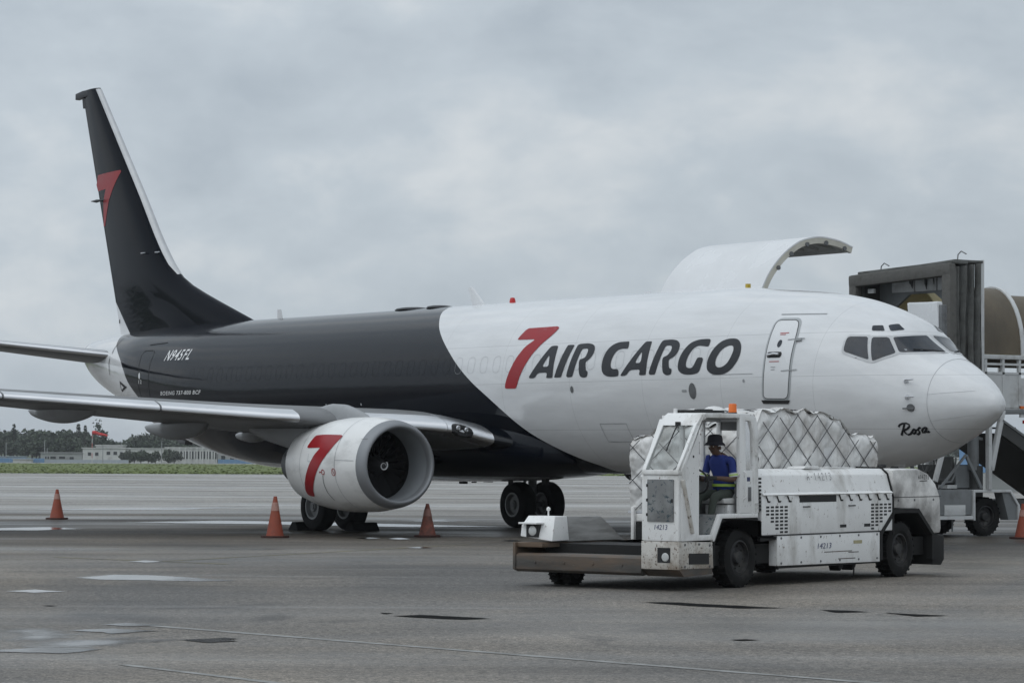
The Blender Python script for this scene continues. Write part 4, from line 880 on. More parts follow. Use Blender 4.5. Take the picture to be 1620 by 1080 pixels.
for sd_ in (-1, 1):
    x, y = -19.42, 2.86*sd_
    g = MB().tube([(x, y, .56), (x, y, 1.5), (x+.05, y-.05*sd_, 2.3)], [.09, .12, .16], 14).build('main_gear', M_gear, P)
    MB().tube([(x, y-.62, .565), (x, y+.62, .565)], .07, 12).build('axle', M_gear, g)
    MB().tube([(x, y, 1.35), (x, y-1.3*sd_, 2.0)], .06, 10).build('side_brace', M_gear, g)
    MB().tube([(x-.12, y, .7), (x-.42, y, 1.0), (x-.12, y, 1.4)], .04, 8).build('torsion_link', M_gear, g)
    MB().box(x-.35, x+.35, y+.28*sd_, y+.32*sd_, 1.25, 2.2).build('gear_door', M_wing, g, bevel=.01)
    for dy in (-.43, .43):
        for nm, me in (('tyre', T_main), ('wheel_hub', H_main)):
            o = bpy.data.objects.new(nm, me); col.objects.link(o); o.location = (x, y+dy, .565); o.parent = g
g = MB().tube([(-4.35, 0, .35), (-4.3, 0, 1.6)], [.06, .09], 12).build('nose_gear', M_gear, P)
MB().tube([(-4.35, -.3, .345), (-4.35, .3, .345)], .045, 10).build('axle', M_gear, g); MB().tube([(-4.35, 0, .9), (-3.6, 0, 1.6)], .05, 8).build('drag_brace', M_gear, g)
for dy in (-.2, .2):
    for nm, me in (('tyre', T_nose), ('wheel_hub', H_nose)):
        o = bpy.data.objects.new(nm, me); col.objects.link(o); o.location = (-4.35, dy, .345); o.parent = g
for dy in (-.42, .42): MB().box(-5.3, -3.4, dy-.015, dy+.015, .95, 1.5).build('nose_gear_door', M_white, g, bevel=.01)
# open main-deck cargo door, swung up on the far side
arc = [(.98,5.36),(1.15,5.66),(1.42,5.98),(1.75,6.25),(2.16,6.46),(2.64,6.54),(3.13,6.49),(3.57,6.36)]
ay = pchip([i/7 for i in range(8)], [q[0] for q in arc]); az = pchip([i/7 for i in range(8)], [q[1] for q in arc]); K = 26
def arcp(t, d):
    e_ = .01; a = Vector((ay(min(1, t+e_))-ay(max(0, t-e_)), az(min(1, t+e_))-az(max(0, t-e_)))).normalized(); nn = Vector((a.y, -a.x)); return (ay(t)+nn.x*d, az(t)+nn.y*d)
S0_, S1_ = 8.45, 11.95
def arcring(s, d0, d1): return [(-s, *arcp(k/K, d0)) for k in range(K+1)]+[(-s, *arcp(k/K, d1)) for k in range(K, -1, -1)]
cdoor = MB().loft([arcring(s, 0, .03) for s in (S0_, S0_+.9, S0_+1.8, S0_+2.6, S1_)]).build('cargo_door', M_white, P, ang=35)
MB().loft([arcring(s, .034, .10) for s in (S0_+.12, S1_-.12)]).build('door_lining', M_inner, cdoor, ang=35)
for s in (S0_+.004, S1_-.094): MB().loft([arcring(q, .032, .15) for q in (s, s+.09)]).build('door_frame', mat('door_frame_cream', (.55, .53, .46), .5, var=.1), cdoor, ang=35)
MB().box(-S1_+.01, -S0_-.01, arcp(1, .03)[0]-.14, arcp(1, .03)[0]-.02, arcp(1, .03)[1]-.10, arcp(1, .03)[1]-.0).build('door_edge', M_inner, cdoor, bevel=.01)
for k in range(5):
    q = arcp(.93-.17*k, .13); MB().lathe([(0, .0), (0, .05), (.03, .05), (.03, 0)], 12, 'x', (-(S0_+.0)+.0, q[0], q[1])).build('latch', M_gear, cdoor)
for k in range(7):
    q0, q1 = arcp(.05, .10), arcp(.95, .10); s = S0_+.35+.46*k
    MB().loft([[(-x, *arcp(t/12, d)) for x, d in ((s, .098), (s+.05, .098), (s+.05, .16), (s, .16))] for t in range(1, 12)]).build('door_rib', M_inner, cdoor, ang=35)
o = onskin(.0, 1); MB().tube([(-S0_-.5, 1.0, 5.0), (-S0_-.5, *arcp(.45, .12))], .04, 8).build('door_actuator', M_gear, cdoor)
# things on the crown
MB().prism([(-17.35, 5.30), (-17.85, 5.30), (-18.02, 5.74), (-17.90, 5.76)], 'y', -.03, .03).build('blade_antenna', M_white, P, bevel=.01)
MB().prism([(-26.75, 5.30), (-26.98, 5.30), (-26.98, 5.56), (-26.84, 5.56)], 'y', -.02, .02).build('blade_antenna', M_white, P)
for a, b in ((19.97, 21.1), (18.95, 19.62)): MB().lathe([(.0, .0), (-.01, .18), (-.03, .3), (-.07, .34)], 24, 'z', (0, 0, 0)).build('antenna_dome', M_navy, P).matrix_local = Matrix.Translation((-(a+b)/2, 0, 5.385)) @ Matrix.Diagonal(((b-a)/.68, 1.0, 1, 1))
MB().lathe([(.13, 0), (.12, .05), (.06, .07), (0, .075)], 16, 'z', (-16.24, 0, 5.318)).build('beacon', M_beac, P)
MB().box(-7.95, -7.87, .12, .2, 5.25, 5.40).build('hinge_pin', mat('yellow_tag', (.5, .36, .04), .5), P)
MB().prism([(-11.0, 5.31), (-11.2, 5.31), (-11.2, 5.36), (-11.02, 5.37)], 'y', -.02, .02).build('blade_antenna', M_white, P)
for s, w, h in ((18.24, .2, .1), (17.79, .06, .07), (17.2, .25, .05), (16.28, .05, .1), (14.9, .15, .08)): MB().box(-s-w/2, -s+w/2, -.06, .06, 1.2-h, 1.25).build('drain_mast', M_dark, P, bevel=.01)
# forward passenger door, open on the far side inside the jet bridge
MB().loft([[(-5.22+.78*t, 2.22+.10*math.sin(PI*t)+.1*t-.10*max(0, z-4.2), z) for t in (0, .25, .5, .75, 1)]+[(-5.22+.78*t, 2.38+.10*math.sin(PI*t)+.1*t-.10*max(0, z-4.2), z) for t in (1, .75, .5, .25, 0)] for z in (3.0, 3.6, 4.3, 4.8, 4.92, 4.97)]).build('passenger_door', M_white, P, bevel=.03)
MB().box(-4.46, -4.36, 2.3, 2.46, 3.05, 4.9).build('door_edge', M_gear, P, bevel=.02)
MB().bar((-31.6, -.1, 2.05), (-32.2, -.1, 2.18), .25, .12).build('tail_skid', M_gear, P, bevel=.02)

# ------------------------------------------------------------------ pallet transporter (local x = forward, y = its left, z = up; origin under the left front wheel)
M_tw = mat('transporter_white', (.84, .84, .83), .4, var=.06, scale=2.0, dirt=((.32, .30, .265), .48, 2.0), speck=((.15, .10, .07), .27, 18), stretch=(1, 1, .55), bump=.08, bscale=6)
M_td = mat('transporter_dirty_white', (.82, .81, .79), .45, var=.12, scale=1.6, dirt=((.10, .092, .085), .78, 1.4), speck=((.16, .14, .12), .22, 16), bump=.1, bscale=6)
M_tr = mat('chipped_rusty_white', (.62, .60, .56), .55, var=.15, scale=3, dirt=((.22, .165, .115), .72, 2.0), speck=((.09, .055, .036), .40, 20), bump=.15, bscale=14)
M_tg = mat('worn_grey_plate', (.20, .205, .205), .5, var=.25, scale=3, dirt=((.30, .31, .31), .5, 3), speck=((.03, .055, .07), .40, 14), bump=.1, bscale=14)
M_deck = mat('deck_steel', (.26, .255, .245), .42, metal=.1, var=.3, scale=2, dirt=((.10, .078, .058), .74, 2.0), stretch=(1, .35, 1), bump=.15, bscale=12)
M_bar = mat('rusty_bumper_bar', (.085, .078, .070), .55, metal=.1, var=.35, scale=2.5, dirt=((.15, .098, .062), .72, 2.2), speck=((.24, .22, .19), .22, 16), stretch=(1, .5, 2), bump=.2, bscale=14)
M_tb = mat('underbody_black', (.007, .007, .007), .75, var=.2, scale=4)
M_tyre = mat('truck_tyre', (.014, .014, .014), .85, var=.25, scale=5, dirt=((.050, .048, .044), .40, 5), spec=.25)
M_rim = mat('rim_black', (.03, .03, .032), .5, metal=.3, var=.2, scale=6, dirt=((.10, .095, .085), .55, 7))
M_cg = glass_mat('cab_glass', (.70, .74, .74))
M_amber = mat('amber_lens', (.75, .16, .02), .25, var=.05)
M_int = mat('cab_lining', (.25, .25, .25), .7, var=.15)
M_seat = mat('seat_shell', (.55, .55, .54), .5, var=.08)
M_num = mat('stencil_blue', (.06, .07, .16), .6); M_pen = mat('marker_black', (.02, .02, .02), .6)
V = thing('pallet_transporter', 'battered white pallet transporter numbered 14213 driving across in front of the jet', 'transporter', (6.760, -12.192, 0), math.atan2(-.95245, .30470))
def part(name, mb, m, par=V, **k): return mb.build(name, m, par, **k)
X0 = .05                                                  # outer skin of the left side
# --- chassis and main bed
part('chassis', MB().box(-5.45, 1.2, -2.55, -.1, .32, .60).box(-5.2, -1.0, -2.5, -.6, .6, .86), M_tb)
part('main_bed', MB().box(-5.55, -1.35, -2.74, -.64, .86, .98), M_td, bevel=.02)
for k in range(16): part('bed_roller', MB().tube([(-5.4+.26*k, -2.68, 1.0), (-5.4+.26*k, -.70, 1.0)], .035, 8), M_deck)
part('bed_side_rail', MB().box(-5.6, -1.3, -2.80, -2.745, .5, 1.08), M_td, bevel=.01)
# --- front platform
part('platform_bar', MB().prism([(1.65, .24), (1.65, .44), (1.60, .47), (1.45, .47), (1.45, .22), (1.58, .20)], 'y', -2.74, -.575), M_bar, bevel=.012)
for k in range(3): part('deck_plank', MB().prism([(1.44-.42*k, .455+.01*k), (1.05-.42*k, .475+.01*k), (1.05-.42*k, .43), (1.44-.42*k, .41)], 'y', -2.62, -.58), M_deck, bevel=.006)
part('deck_ridge', MB().box(.98, 1.03, -2.62, -.58, .47, .53), M_bar, bevel=.008)
part('deck_base', MB().box(-1.3, 1.44, -2.70, -.58, .26, .40), M_deck)
part('deck_step', MB().box(-1.3, .18, -2.62, -.58, .40, .60), M_deck, bevel=.02)
part('end_plate', MB().prism([(1.66, .235), (1.66, .62), (-.6, .63), (-.6, .25), (1.55, .2)], 'y', -2.79, -2.745), M_bar, bevel=.006)
part('end_rail', MB().box(-.5, 1.62, -2.744, -2.30, .55, .62), M_bar, bevel=.01)
part('pallet_guide', MB().add([(.98, -2.52, .97), (-.13, -2.52, .96), (-.36, -2.28, .625), (1.13, -2.28, .625), (.98, -2.56, .97), (-.13, -2.56, .96), (-.36, -2.56, .625), (1.13, -2.56, .625)], [(0, 1, 2, 3), (7, 6, 5, 4), (0, 4, 5, 1), (1, 5, 6, 2), (2, 6, 7, 3), (3, 7, 4, 0)]), mat('scraped_plate', (.20, .20, .195), .5, var=.3, scale=3, dirt=((.07, .066, .06), .62, 2.5), stretch=(.6, 1, 5), bump=.15, bscale=10), bevel=.008)
hs = part('lamp_housing', MB().add([(1.02, -2.72, .985), (1.02, -2.30, .985), (1.02, -2.26, .64), (1.02, -2.72, .64), (1.36, -2.74, .99), (1.34, -2.28, .985), (1.46, -2.24, .635), (1.52, -2.76, .70), (1.50, -2.76, .86)],
    [(0, 1, 2, 3), (0, 4, 5, 1), (1, 5, 6, 2), (2, 6, 7, 3), (3, 7, 8, 4, 0), (4, 8, 7, 6, 5)]), M_tw, bevel=.012)
part('lamp_recess', MB().box(1.43, 1.515, -2.66, -2.46, .69, .87), M_dark, hs); part('headlamp', MB().lathe([(.02, 0), (.015, .05), (0, .07), (-.03, .075)], 16, 'x', (1.515, -2.55, .78)), mat('lamp_glass', (.62, .63, .62), .1, var=.1), hs)
part('lamp_hood', MB().box(1.40, 1.60, -2.74, -2.42, .875, .90), M_tw, hs, bevel=.006)
part('marker_stalk', MB().tube([(1.2, -2.5, .98), (1.2, -2.5, 1.06)], .012, 6).lathe([(0, 0), (.02, .03), (.05, .03), (.07, 0)], 8, 'z', (1.2, -2.5, 1.05)), M_tw, hs)
# --- cab
part('bumper', MB().box(1.585, 1.65, -.575, X0, .30, .685), M_tr, bevel=.012)
part('bumper_underside', MB().prism([(1.64, .31), (1.5, .2), (.8, .22), (.8, .31)], 'y', -.57, X0-.01), M_bar)
part('lamp_recess', MB().box(1.64, 1.656, -.30, -.09, .395, .60), M_dark); part('fog_lamp', MB().lathe([(.012, 0), (.008, .05), (0, .06)], 16, 'x', (1.657, -.17, .47)), mat('lamp_glass_2', (.55, .56, .55), .1, var=.1))
part('lower_side_panel', MB().prism([(1.584, .31), (1.584, .685), (.805, .665), (.785, .30)], 'y', X0-.05, X0-.002), M_tr, bevel=.008)
part('step_opening', MB().prism([(1.40, .37), (1.40, .52), (.90, .51), (.90, .36)], 'y', X0-.01, X0+.004), M_dark)
part('front_panel', MB().box(1.58, 1.648, -.545, X0-.004, .69, 1.60), M_tw, bevel=.015)
part('front_corner', MB().box(1.25, 1.60, -.60, -.547, .69, 1.62), M_tw, bevel=.015)
part('hatch', MB().box(1.649, 1.668, -.465, -.03, .955, 1.535), M_tg, bevel=.006)
for z in (1.05, 1.25, 1.45): part('hatch_hinge', MB().box(1.66, 1.68, -.475, -.455, z-.02, z+.02), M_dark)
part('hatch_lock', MB().box(1.668, 1.68, -.06, -.035, 1.22, 1.27), M_dark)
part('windscreen_sill', MB().box(1.50, 1.675, -.56, X0+.005, 1.60, 1.665), M_tw, bevel=.015)
part('windscreen', MB().add([(1.64, -.50, 1.675), (1.64, .0, 1.675), (1.205, .0, 2.285), (1.205, -.50, 2.285)], [(0, 1, 2, 3)]), M_cg)
for y0, y1 in ((-.56, -.50), (.0, X0)): part('windscreen_pillar', MB().prism([(1.665, 1.665), (1.60, 1.665), (1.14, 2.30), (1.21, 2.31)], 'y', y0, y1), M_tw, bevel=.01)
part('windscreen_header', MB().prism([(1.23, 2.28), (1.16, 2.28), (.96, 2.40), (1.0, 2.455), (1.08, 2.43)], 'y', -.565, X0+.002), M_tw, bevel=.012)
part('wiper', MB().tube([(1.24, -.24, 2.30), (1.30, -.25, 2.22), (1.44, -.26, 2.02), (1.50, -.26, 1.93)], .010, 6).box(1.22, 1.27, -.27, -.21, 2.27, 2.33), M_dark)
part('side_pillar', MB().prism([(1.583, .69), (1.583, 1.60), (1.62, 1.64), (1.16, 2.28), (1.03, 2.43), (.97, 2.385), (1.10, 2.33), (1.165, 2.22), (1.165, .765), (.825, .765), (.805, .69)], 'y', X0-.045, X0+.012), M_tw, bevel=.010)
part('pillar_brace', MB().bar((1.60, X0+.03, 1.53), (1.36, X0+.03, .79), .035, .06, (0, 1, 0)), M_tr, bevel=.01)
part('pillar_hole', MB().lathe([(0, 0), (0, .018), (-.01, .018)], 10, 'y', (1.31, X0+.016, 1.85)), M_dark)
part('door_sill', MB().prism([(.823, .765), (.64, 1.05), (-.36, 1.05), (-.36, .985), (.575, .985), (.775, .67), (.805, .67)], 'y', X0-.045, X0+.012), M_tw, bevel=.010)
part('cab_floor', MB().prism([(1.58, .70), (1.58, .76), (.83, .76), (.64, 1.04), (-.36, 1.04), (-.36, .98), (.57, .98), (.77, .70)], 'y', -.56, X0-.046), M_tg)
part('roof_rail', MB().prism([(1.03, 2.432), (.972, 2.387), (.13, 2.392), (.13, 2.455), (1.0, 2.455)], 'y', X0-.045, X0+.012), M_tw, bevel=.010)
part('rear_post', MB().prism([(.128, 1.052), (.128, 2.455), (-.20, 2.455), (-.30, 2.40), (-.345, 2.29), (-.375, 1.052), (-.245, 1.052), (-.245, 1.66), (-.225, 2.20), (-.16, 2.35), (-.02, 2.36), (-.035, 1.66), (-.20, 1.655), (-.20, 1.052)], 'y', X0-.045, X0+.012), M_tw, bevel=.008)
part('post_window', MB().add([(-.025, X0-.02, 1.665), (-.02, X0-.02, 2.35), (-.16, X0-.02, 2.35), (-.225, X0-.02, 2.2), (-.24, X0-.02, 1.665)], [(0, 1, 2, 3, 4)]), M_cg)
part('lower_post', MB().box(-.245, -.198, X0-.03, X0-.004, 1.05, 1.66), M_tw)
part('door_latch', MB().box(-.15, -.09, X0+.012, X0+.03, 1.22, 1.42), M_gear, bevel=.005)
part('roof', MB().prism([(1.01, 2.456), (1.05, 2.44), (.98, 2.40), (-.28, 2.395), (-.345, 2.33), (-.31, 2.41), (-.2, 2.458)], 'y', -.57, X0-.046), M_tw, bevel=.008)
part('headlining', MB().box(-.28, .98, -.56, X0-.05, 2.375, 2.393), M_int)
part('roof_hatch', MB().box(.30, .92, -.48, -.08, 2.462, 2.50).box(.42, .60, -.40, -.2, 2.50, 2.515), M_dark, bevel=.01)
part('roof_bracket', MB().box(.96, 1.0, -.48, -.44, 2.45, 2.52), M_tw)
bc = part('beacon', MB().lathe([(.13, 0), (.125, .05), (.11, .058), (0, .06)], 16, 'z', (-.09, -.2, 2.475)), M_amber); part('beacon_base', MB().lathe([(0, .065), (.02, .065), (.02, 0)], 16, 'z', (-.09, -.2, 2.456)), M_dark, bc)
# far side and back of the cab
part('far_side_panel', MB().box(-.36, 1.55, -.60, -.565, .98, 1.55), M_int)
for a, b in (((1.58, -.585, 1.55), (1.12, -.585, 2.36)), ((.10, -.585, 1.55), (.10, -.585, 2.40)), ((.62, -.585, 1.55), (.62, -.585, 2.40)), ((-.33, -.585, 1.55), (-.33, -.585, 2.36))): part('far_post', MB().bar(a, b, .05, .07, (0, 1, 0)), M_tw, bevel=.01)
part('far_roof_rail', MB().box(-.33, 1.1, -.61, -.56, 2.34, 2.42), M_tw, bevel=.01)
part('back_panel', MB().box(-.37, -.345, -.56, -.0, 1.05, 1.62), M_int); part('back_header', MB().box(-.36, -.33, -.56, -.0, 2.22, 2.38), M_int)
part('louvre_panel', MB().box(-.40, -.378, -.58, X0-.03, .99, 1.66), M_tb)
for k in range(9): part('louvre', MB().box(-.46, -.38, X0-.02, X0, 1.08+.055*k, 1.11+.055*k), M_tb)
st = part('seat', MB().prism([(.36, 1.26), (.34, 1.19), (-.14, 1.17), (-.26, 1.25), (-.36, 1.78), (-.31, 1.83), (-.27, 1.80), (-.18, 1.33), (-.08, 1.27)], 'y', -.50, -.06), M_seat, bevel=.025)
part('seat_base', MB().box(-.10, .22, -.46, -.08, 1.04, 1.17), M_tw, st, bevel=.01); part('arm_tube', MB().tube([(-.2, -.03, 1.55), (.02, -.03, 1.50), (.09, -.03, 1.40), (.06, -.03, 1.05)], .022, 8), M_gear, st)
sw = part('steering_wheel', MB().tube([(.74+.10*math.cos(a)*.35, -.26+.19*math.sin(a), 1.50+.19*math.cos(a)*.9) for a in [2*PI*k/20 for k in range(20)]], .014, 6, closed=True), M_dark)
part('steering_column', MB().tube([(.74, -.26, 1.5), (1.1, -.26, 1.1), (1.2, -.26, .8)], .03, 8).tube([(.74, -.26, 1.33), (.74, -.26, 1.67)], .012, 6), M_dark, sw)
part('dashboard', MB().prism([(1.50, 1.05), (1.50, 1.58), (1.28, 1.55), (1.18, 1.40), (1.30, 1.05)], 'y', -.55, -.05), M_int, bevel=.02)
# --- engine body
hood = part('engine_hood', MB().prism([(X0, .725), (X0, 1.235), (X0-.02, 1.30), (X0-.10, 1.58), (X0-.20, 1.665), (-.60, 1.67), (-.60, .72)], 'x', -4.22, -.47), M_tw, bevel=.018)
part('hood_lip', MB().prism([(X0+.004, 1.285), (X0-.016, 1.33), (X0+.026, 1.30)], 'x', -4.2, -.5), M_tw, hood)
part('hood_seam', MB().box(-4.21, -.48, X0-.002, X0+.003, .715, .728), M_dark, hood)
part('hood_cap', MB().prism([(-1.9, 1.672), (-1.95, 1.705), (-2.3, 1.71), (-2.42, 1.672)], 'y', -.42, -.12), M_tw, hood, bevel=.008)
part('hood_cap', MB().box(-3.5, -2.7, -.5, -.2, 1.672, 1.688), M_tw, hood, bevel=.006)
tm = MB().prism([(.075, 0), (-.075, 0), (-.035, -.095), (.035, -.095)], 'y', 0, .004).mesh('vent', M_dark, smooth=False)
for u in (-.66, -.95, -1.24, -2.70, -2.98, -3.26, -3.54, -3.82, -4.08):
    o = bpy.data.objects.new('vent', tm); col.objects.link(o); o.parent = hood; o.location = (u, X0-.0015, 1.285)
    o = part('vent_hood', MB().prism([(u+.085, 1.288), (u-.085, 1.288), (u-.045, 1.215), (u+.035, 1.215)], 'y', X0+.018, X0+.026), M_tw, hood)
part('air_slot', MB().box(-2.54, -1.50, X0-.01, X0+.004, 1.185, 1.295), M_dark, hood)
sl = MB()
def slots(u0, u1, z0, z1, nu, nz_, keep):
    for i in range(nu):
        for j in range(nz_):
            if keep(i, j): u = u0+(u1-u0)*i/(nu-1); z = z0+(z1-z0)*j/(nz_-1); sl.box(u-.042, u+.042, X0, X0+.003, z-.014, z+.014)
slots(-.63, -1.13, 1.125, .765, 5, 8, lambda i, j: i >= (j-1)//2)
slots(-3.61, -4.13, 1.125, .765, 5, 8, lambda i, j: (4-i) >= (j-2)/1.6)
tag(part('grille_slots', sl, M_dark, hood), kind='stuff')
for u, z in ((-2.74, .82), (-3.45, .82)): part('latch_slot', MB().box(u-.09, u+.09, X0, X0+.004, z-.022, z+.022), M_dark, hood)
part('skirt_panel', MB().prism([(-.90, .28), (-.90, .71), (-3.84, .71), (-3.84, .26)], 'y', -.1, X0-.004), M_tw, bevel=.01)
part('skirt_edge', MB().box(-3.82, -.93, X0-.06, X0-.02, .24, .285), M_tb)
for a, b, z in ((-2.2, -3.0, .44), (-2.9, -3.2, .42), (-2.6, -3.1, .33)): part('scrape_mark', MB().box(a, b, X0-.003, X0-.001, z, z+.012), M_bar)
for u in (-2.72, -3.08): part('step_bracket', MB().prism([(u, .26), (u-.16, .26), (u-.14, .20), (u-.05, .15)], 'y', -.2, -.02), M_tb)
part('dangling_hose', MB().tube([(-3.12, 0, .26), (-3.14, .0, .16), (-3.13, 0, .06)], .012, 6), M_tb)
# front wheel arch
part('arch_trim', MB().prism([(.80, .30), (.775, .665), (.572, .982), (-.37, .982), (-.40, .70), (-.88, .70), (-.88, .66), (-.44, .64), (-.44, .94), (.55, .94), (.74, .65), (.76, .30)], 'y', X0-.06, X0-.005), M_tb)
part('arch_liner', MB().prism([(.79, .25), (.76, .67), (.55, .965), (-.45, .965), (-.90, .69), (-.90, .25)], 'y', -.60, -.42), M_tb)
part('arch_roof', MB().prism([(.77, .66), (.56, .975), (-.45, .975), (-.90, .70), (-.90, .66), (-.43, .93), (.54, .93), (.74, .64)], 'y', -.42, X0-.06), M_tb)
# rear body
rb = part('rear_body', MB().prism([(-4.245, 1.05), (-4.245, 1.665), (-5.10, 1.665), (-5.35, 1.60), (-5.62, 1.43), (-5.76, 1.22), (-5.80, .64), (-5.50, .64), (-5.02, 1.03), (-4.50, 1.04)], 'y', -.62, X0), M_td, bevel=.09)
part('body_joint', MB().tube([(-4.232, X0+.004, .66), (-4.232, X0+.004, 1.24), (-4.232, X0-.02, 1.32), (-4.232, X0-.10, 1.59), (-4.232, X0-.20, 1.675), (-4.232, -.6, 1.68)], .016, 6), M_tb)
part('panel_seam', MB().box(-5.74, -4.27, X0-.001, X0+.003, 1.222, 1.232), M_dark, rb)
part('rear_arch', MB().prism([(-3.845, .28), (-3.845, .71), (-4.26, 1.045), (-4.48, 1.055), (-5.04, 1.045), (-5.52, .655), (-5.52, .25), (-5.45, .25), (-5.46, .63), (-5.01, .98), (-4.50, .985), (-4.29, .975), (-3.91, .67), (-3.91, .28)], 'y', X0-.10, X0+.006), M_tb)
part('arch_liner', MB().prism([(-3.85, .25), (-3.85, .70), (-4.27, 1.03), (-5.03, 1.03), (-5.5, .65), (-5.5, .25)], 'y', -.62, -.44), M_tb)
part('arch_roof', MB().prism([(-3.86, .66), (-4.27, 1.03), (-5.03, 1.03), (-5.5, .65), (-5.45, .62), (-5.01, .98), (-4.29, .98), (-3.90, .64)], 'y', -.44, X0-.10), M_tb)
part('rear_bumper', MB().prism([(-5.522, .645), (-5.87, .62), (-5.88, .24), (-5.78, .15), (-5.50, .17)], 'y', -.7, X0-.01), M_tb, bevel=.02)
part('filler_cap', MB().lathe([(.03, 0), (.03, .06), (0, .07)], 14, 'z', (-4.9, -.3, 1.665)).tube([(-4.5, -.35, 1.67), (-4.6, -.4, 1.70), (-4.8, -.42, 1.70)], .03, 8), M_tb, rb)
# small fittings
for u in (-1.6, -2.9): part('hood_handle', MB().tube([(u, X0-.005, 1.12), (u, X0+.035, 1.12), (u-.14, X0+.035, 1.12), (u-.14, X0-.005, 1.12)], .009, 6), M_tb, hood)
bm_ = MB().lathe([(0, 0), (.009, .012), (.009, .016), (0, .018)], 8, 'y').mesh('bolt', M_gear)
for u, z in [(-1.0-.55*k, .675) for k in range(6)]+[(-1.0-.55*k, .315) for k in range(6)]+[(1.5, .64), (1.15, .64), (.88, .62), (1.5, .34), (.88, .33), (-4.4, 1.18), (-4.9, 1.18), (-5.5, 1.18)]:
    o = bpy.data.objects.new('bolt', bm_); col.objects.link(o); o.parent = V; o.location = (u, X0-.004 if u < -.95 and u > -4 else X0, z)
part('grab_rail', MB().tube([(.02, X0+.012, 1.25), (.02, X0+.05, 1.27), (.02, X0+.05, 1.62), (.02, X0+.012, 1.64)], .011, 6), M_tw)
for z in (1.15, 1.9): part('post_hinge', MB().box(-.33, -.27, X0+.01, X0+.028, z-.04, z+.04), M_td)
part('warning_label', MB().box(-3.3, -3.05, X0-.003, X0-.001, .55, .60), mat('faded_label', (.40, .36, .22), .6, var=.2, scale=12)); part('warning_label', MB().box(-.14, -.04, X0+.0125, X0+.0135, 1.50, 1.56), M_num)
part('hydraulic_hose', MB().tube([(-.5, -.62, .55), (.1, -.64, .62), (.5, -.66, .50), (1.0, -.64, .46)], .018, 6), M_tb); part('hydraulic_hose', MB().tube([(-.5, -.70, .60), (.0, -.74, .68), (.4, -.70, .56), (.95, -.70, .48)], .014, 6), M_tb)
for y in (-2.4, -1.9, -1.4, -.9): part('bar_bolt', MB().lathe([(0, 0), (.0, .02), (.012, .018), (.012, 0)], 8, 'x', (1.65, y, .34)), M_bar)
# numbers
def tside(off): return lambda u, z: (u, X0+off-(0 if z < 1.3 else (z-1.3)*.285), z)
text_on('14213', tside(.002), -2.01, -2.41, .50, .58, .05, .0).build('number', M_num, V)
text_on('14213', lambda y, z: (1.652, y, z), -.355, -.135, .845, .915, .05).build('number', M_num, V)
HW = {'A': [[(0, 0), (.35, 1), (.7, 0)], [(.12, .38), (.6, .38)]], '-': [[(.15, .45), (.4, .45)]], '1': [[(.1, .8), (.3, 1), (.28, 0)]], '4': [[(.4, 1), (.05, .35), (.65, .35)], [(.5, .62), (.48, -.05)]], '2': [[(.05, .8), (.3, 1), (.55, .8), (.45, .5), (.02, .0), (.65, .03)]], '3': [[(.05, .95), (.35, 1), (.55, .8), (.25, .55), (.55, .35), (.4, .03), (.05, .05)]]}
def hand(s, u0, u1, z0, z1):
    n = len(s); o = []
    for i, c in enumerate(s):
        for ln in HW[c]: o.append([(u0+(u1-u0)*(i+x*.95)/n, z0+(z1-z0)*y) for x, y in ln])
    return o
ribbon(hand('A-14213', -1.81, -2.55, 1.505, 1.61), .011, tside(.004)).build('handwritten_number', M_pen, V)
ribbon(hand('A14213', -5.02, -5.38, 1.50, 1.57)+[[(-5.06, 1.47), (-5.3, 1.475)]], .012, lambda u, z: (u, X0+.003, z)).build('handwritten_number', M_pen, V)
# wheels
def truck_tyre(w, ro, ri, name='tyre', lugs=26):
    mb = MB().lathe([(-w*.40, ri), (-w*.5, ri+.04), (-w*.52, (ri+ro)/2), (-w*.48, ro-.05), (-w*.42, ro-.015), (w*.42, ro-.015), (w*.48, ro-.05), (w*.52, (ri+ro)/2), (w*.5, ri+.04), (w*.40, ri)], 40, 'y', closed=True)
    for k in range(lugs):
        for sgn in (-1, 1):
            a = 2*PI*(k+.25*sgn)/lugs; d = .035
            p = [Vector((r*math.cos(b), y, r*math.sin(b))) for r in (ro-.02, ro) for b in (a-d, a+d) for y in (sgn*w*.06, sgn*w*.47)]
            mb.add(p, [(0, 1, 3, 2), (4, 6, 7, 5), (0, 4, 5, 1), (2, 3, 7, 6), (0, 2, 6, 4), (1, 5, 7, 3)])
    return mb.mesh(name, M_tyre, ang=28)
def truck_rim(w, ri):
    mb = MB().lathe([(w*.40, ri+.005), (w*.42, ri-.02), (w*.20, ri-.035), (w*.16, ri*.55), (w*.20, ri*.45), (w*.36, ri*.36), (w*.38, 0)], 32, 'y')
    mb.lathe([(-w*.40, ri+.005), (-w*.3, ri*.6), (-w*.3, 0)], 24, 'y')
    for k in range(8):
        a = 2*PI*k/8; mb.tube([(ri*.66*math.cos(a), w*.12, ri*.66*math.sin(a)), (ri*.66*math.cos(a), w*.25, ri*.66*math.sin(a))], .014, 6)
    return mb.mesh('rim', M_rim)
TT, TR = truck_tyre(.27, .43, .24), truck_rim(.27, .24); T2, R2 = truck_tyre(.18, .20, .11, lugs=18), truck_rim(.18, .11)
axl = part('axle', MB().tube([(0, -2.5, .43), (0, -.1, .43)], .06, 8).tube([(-4.56, -2.5, .43), (-4.56, -.1, .43)], .06, 8), M_tb)
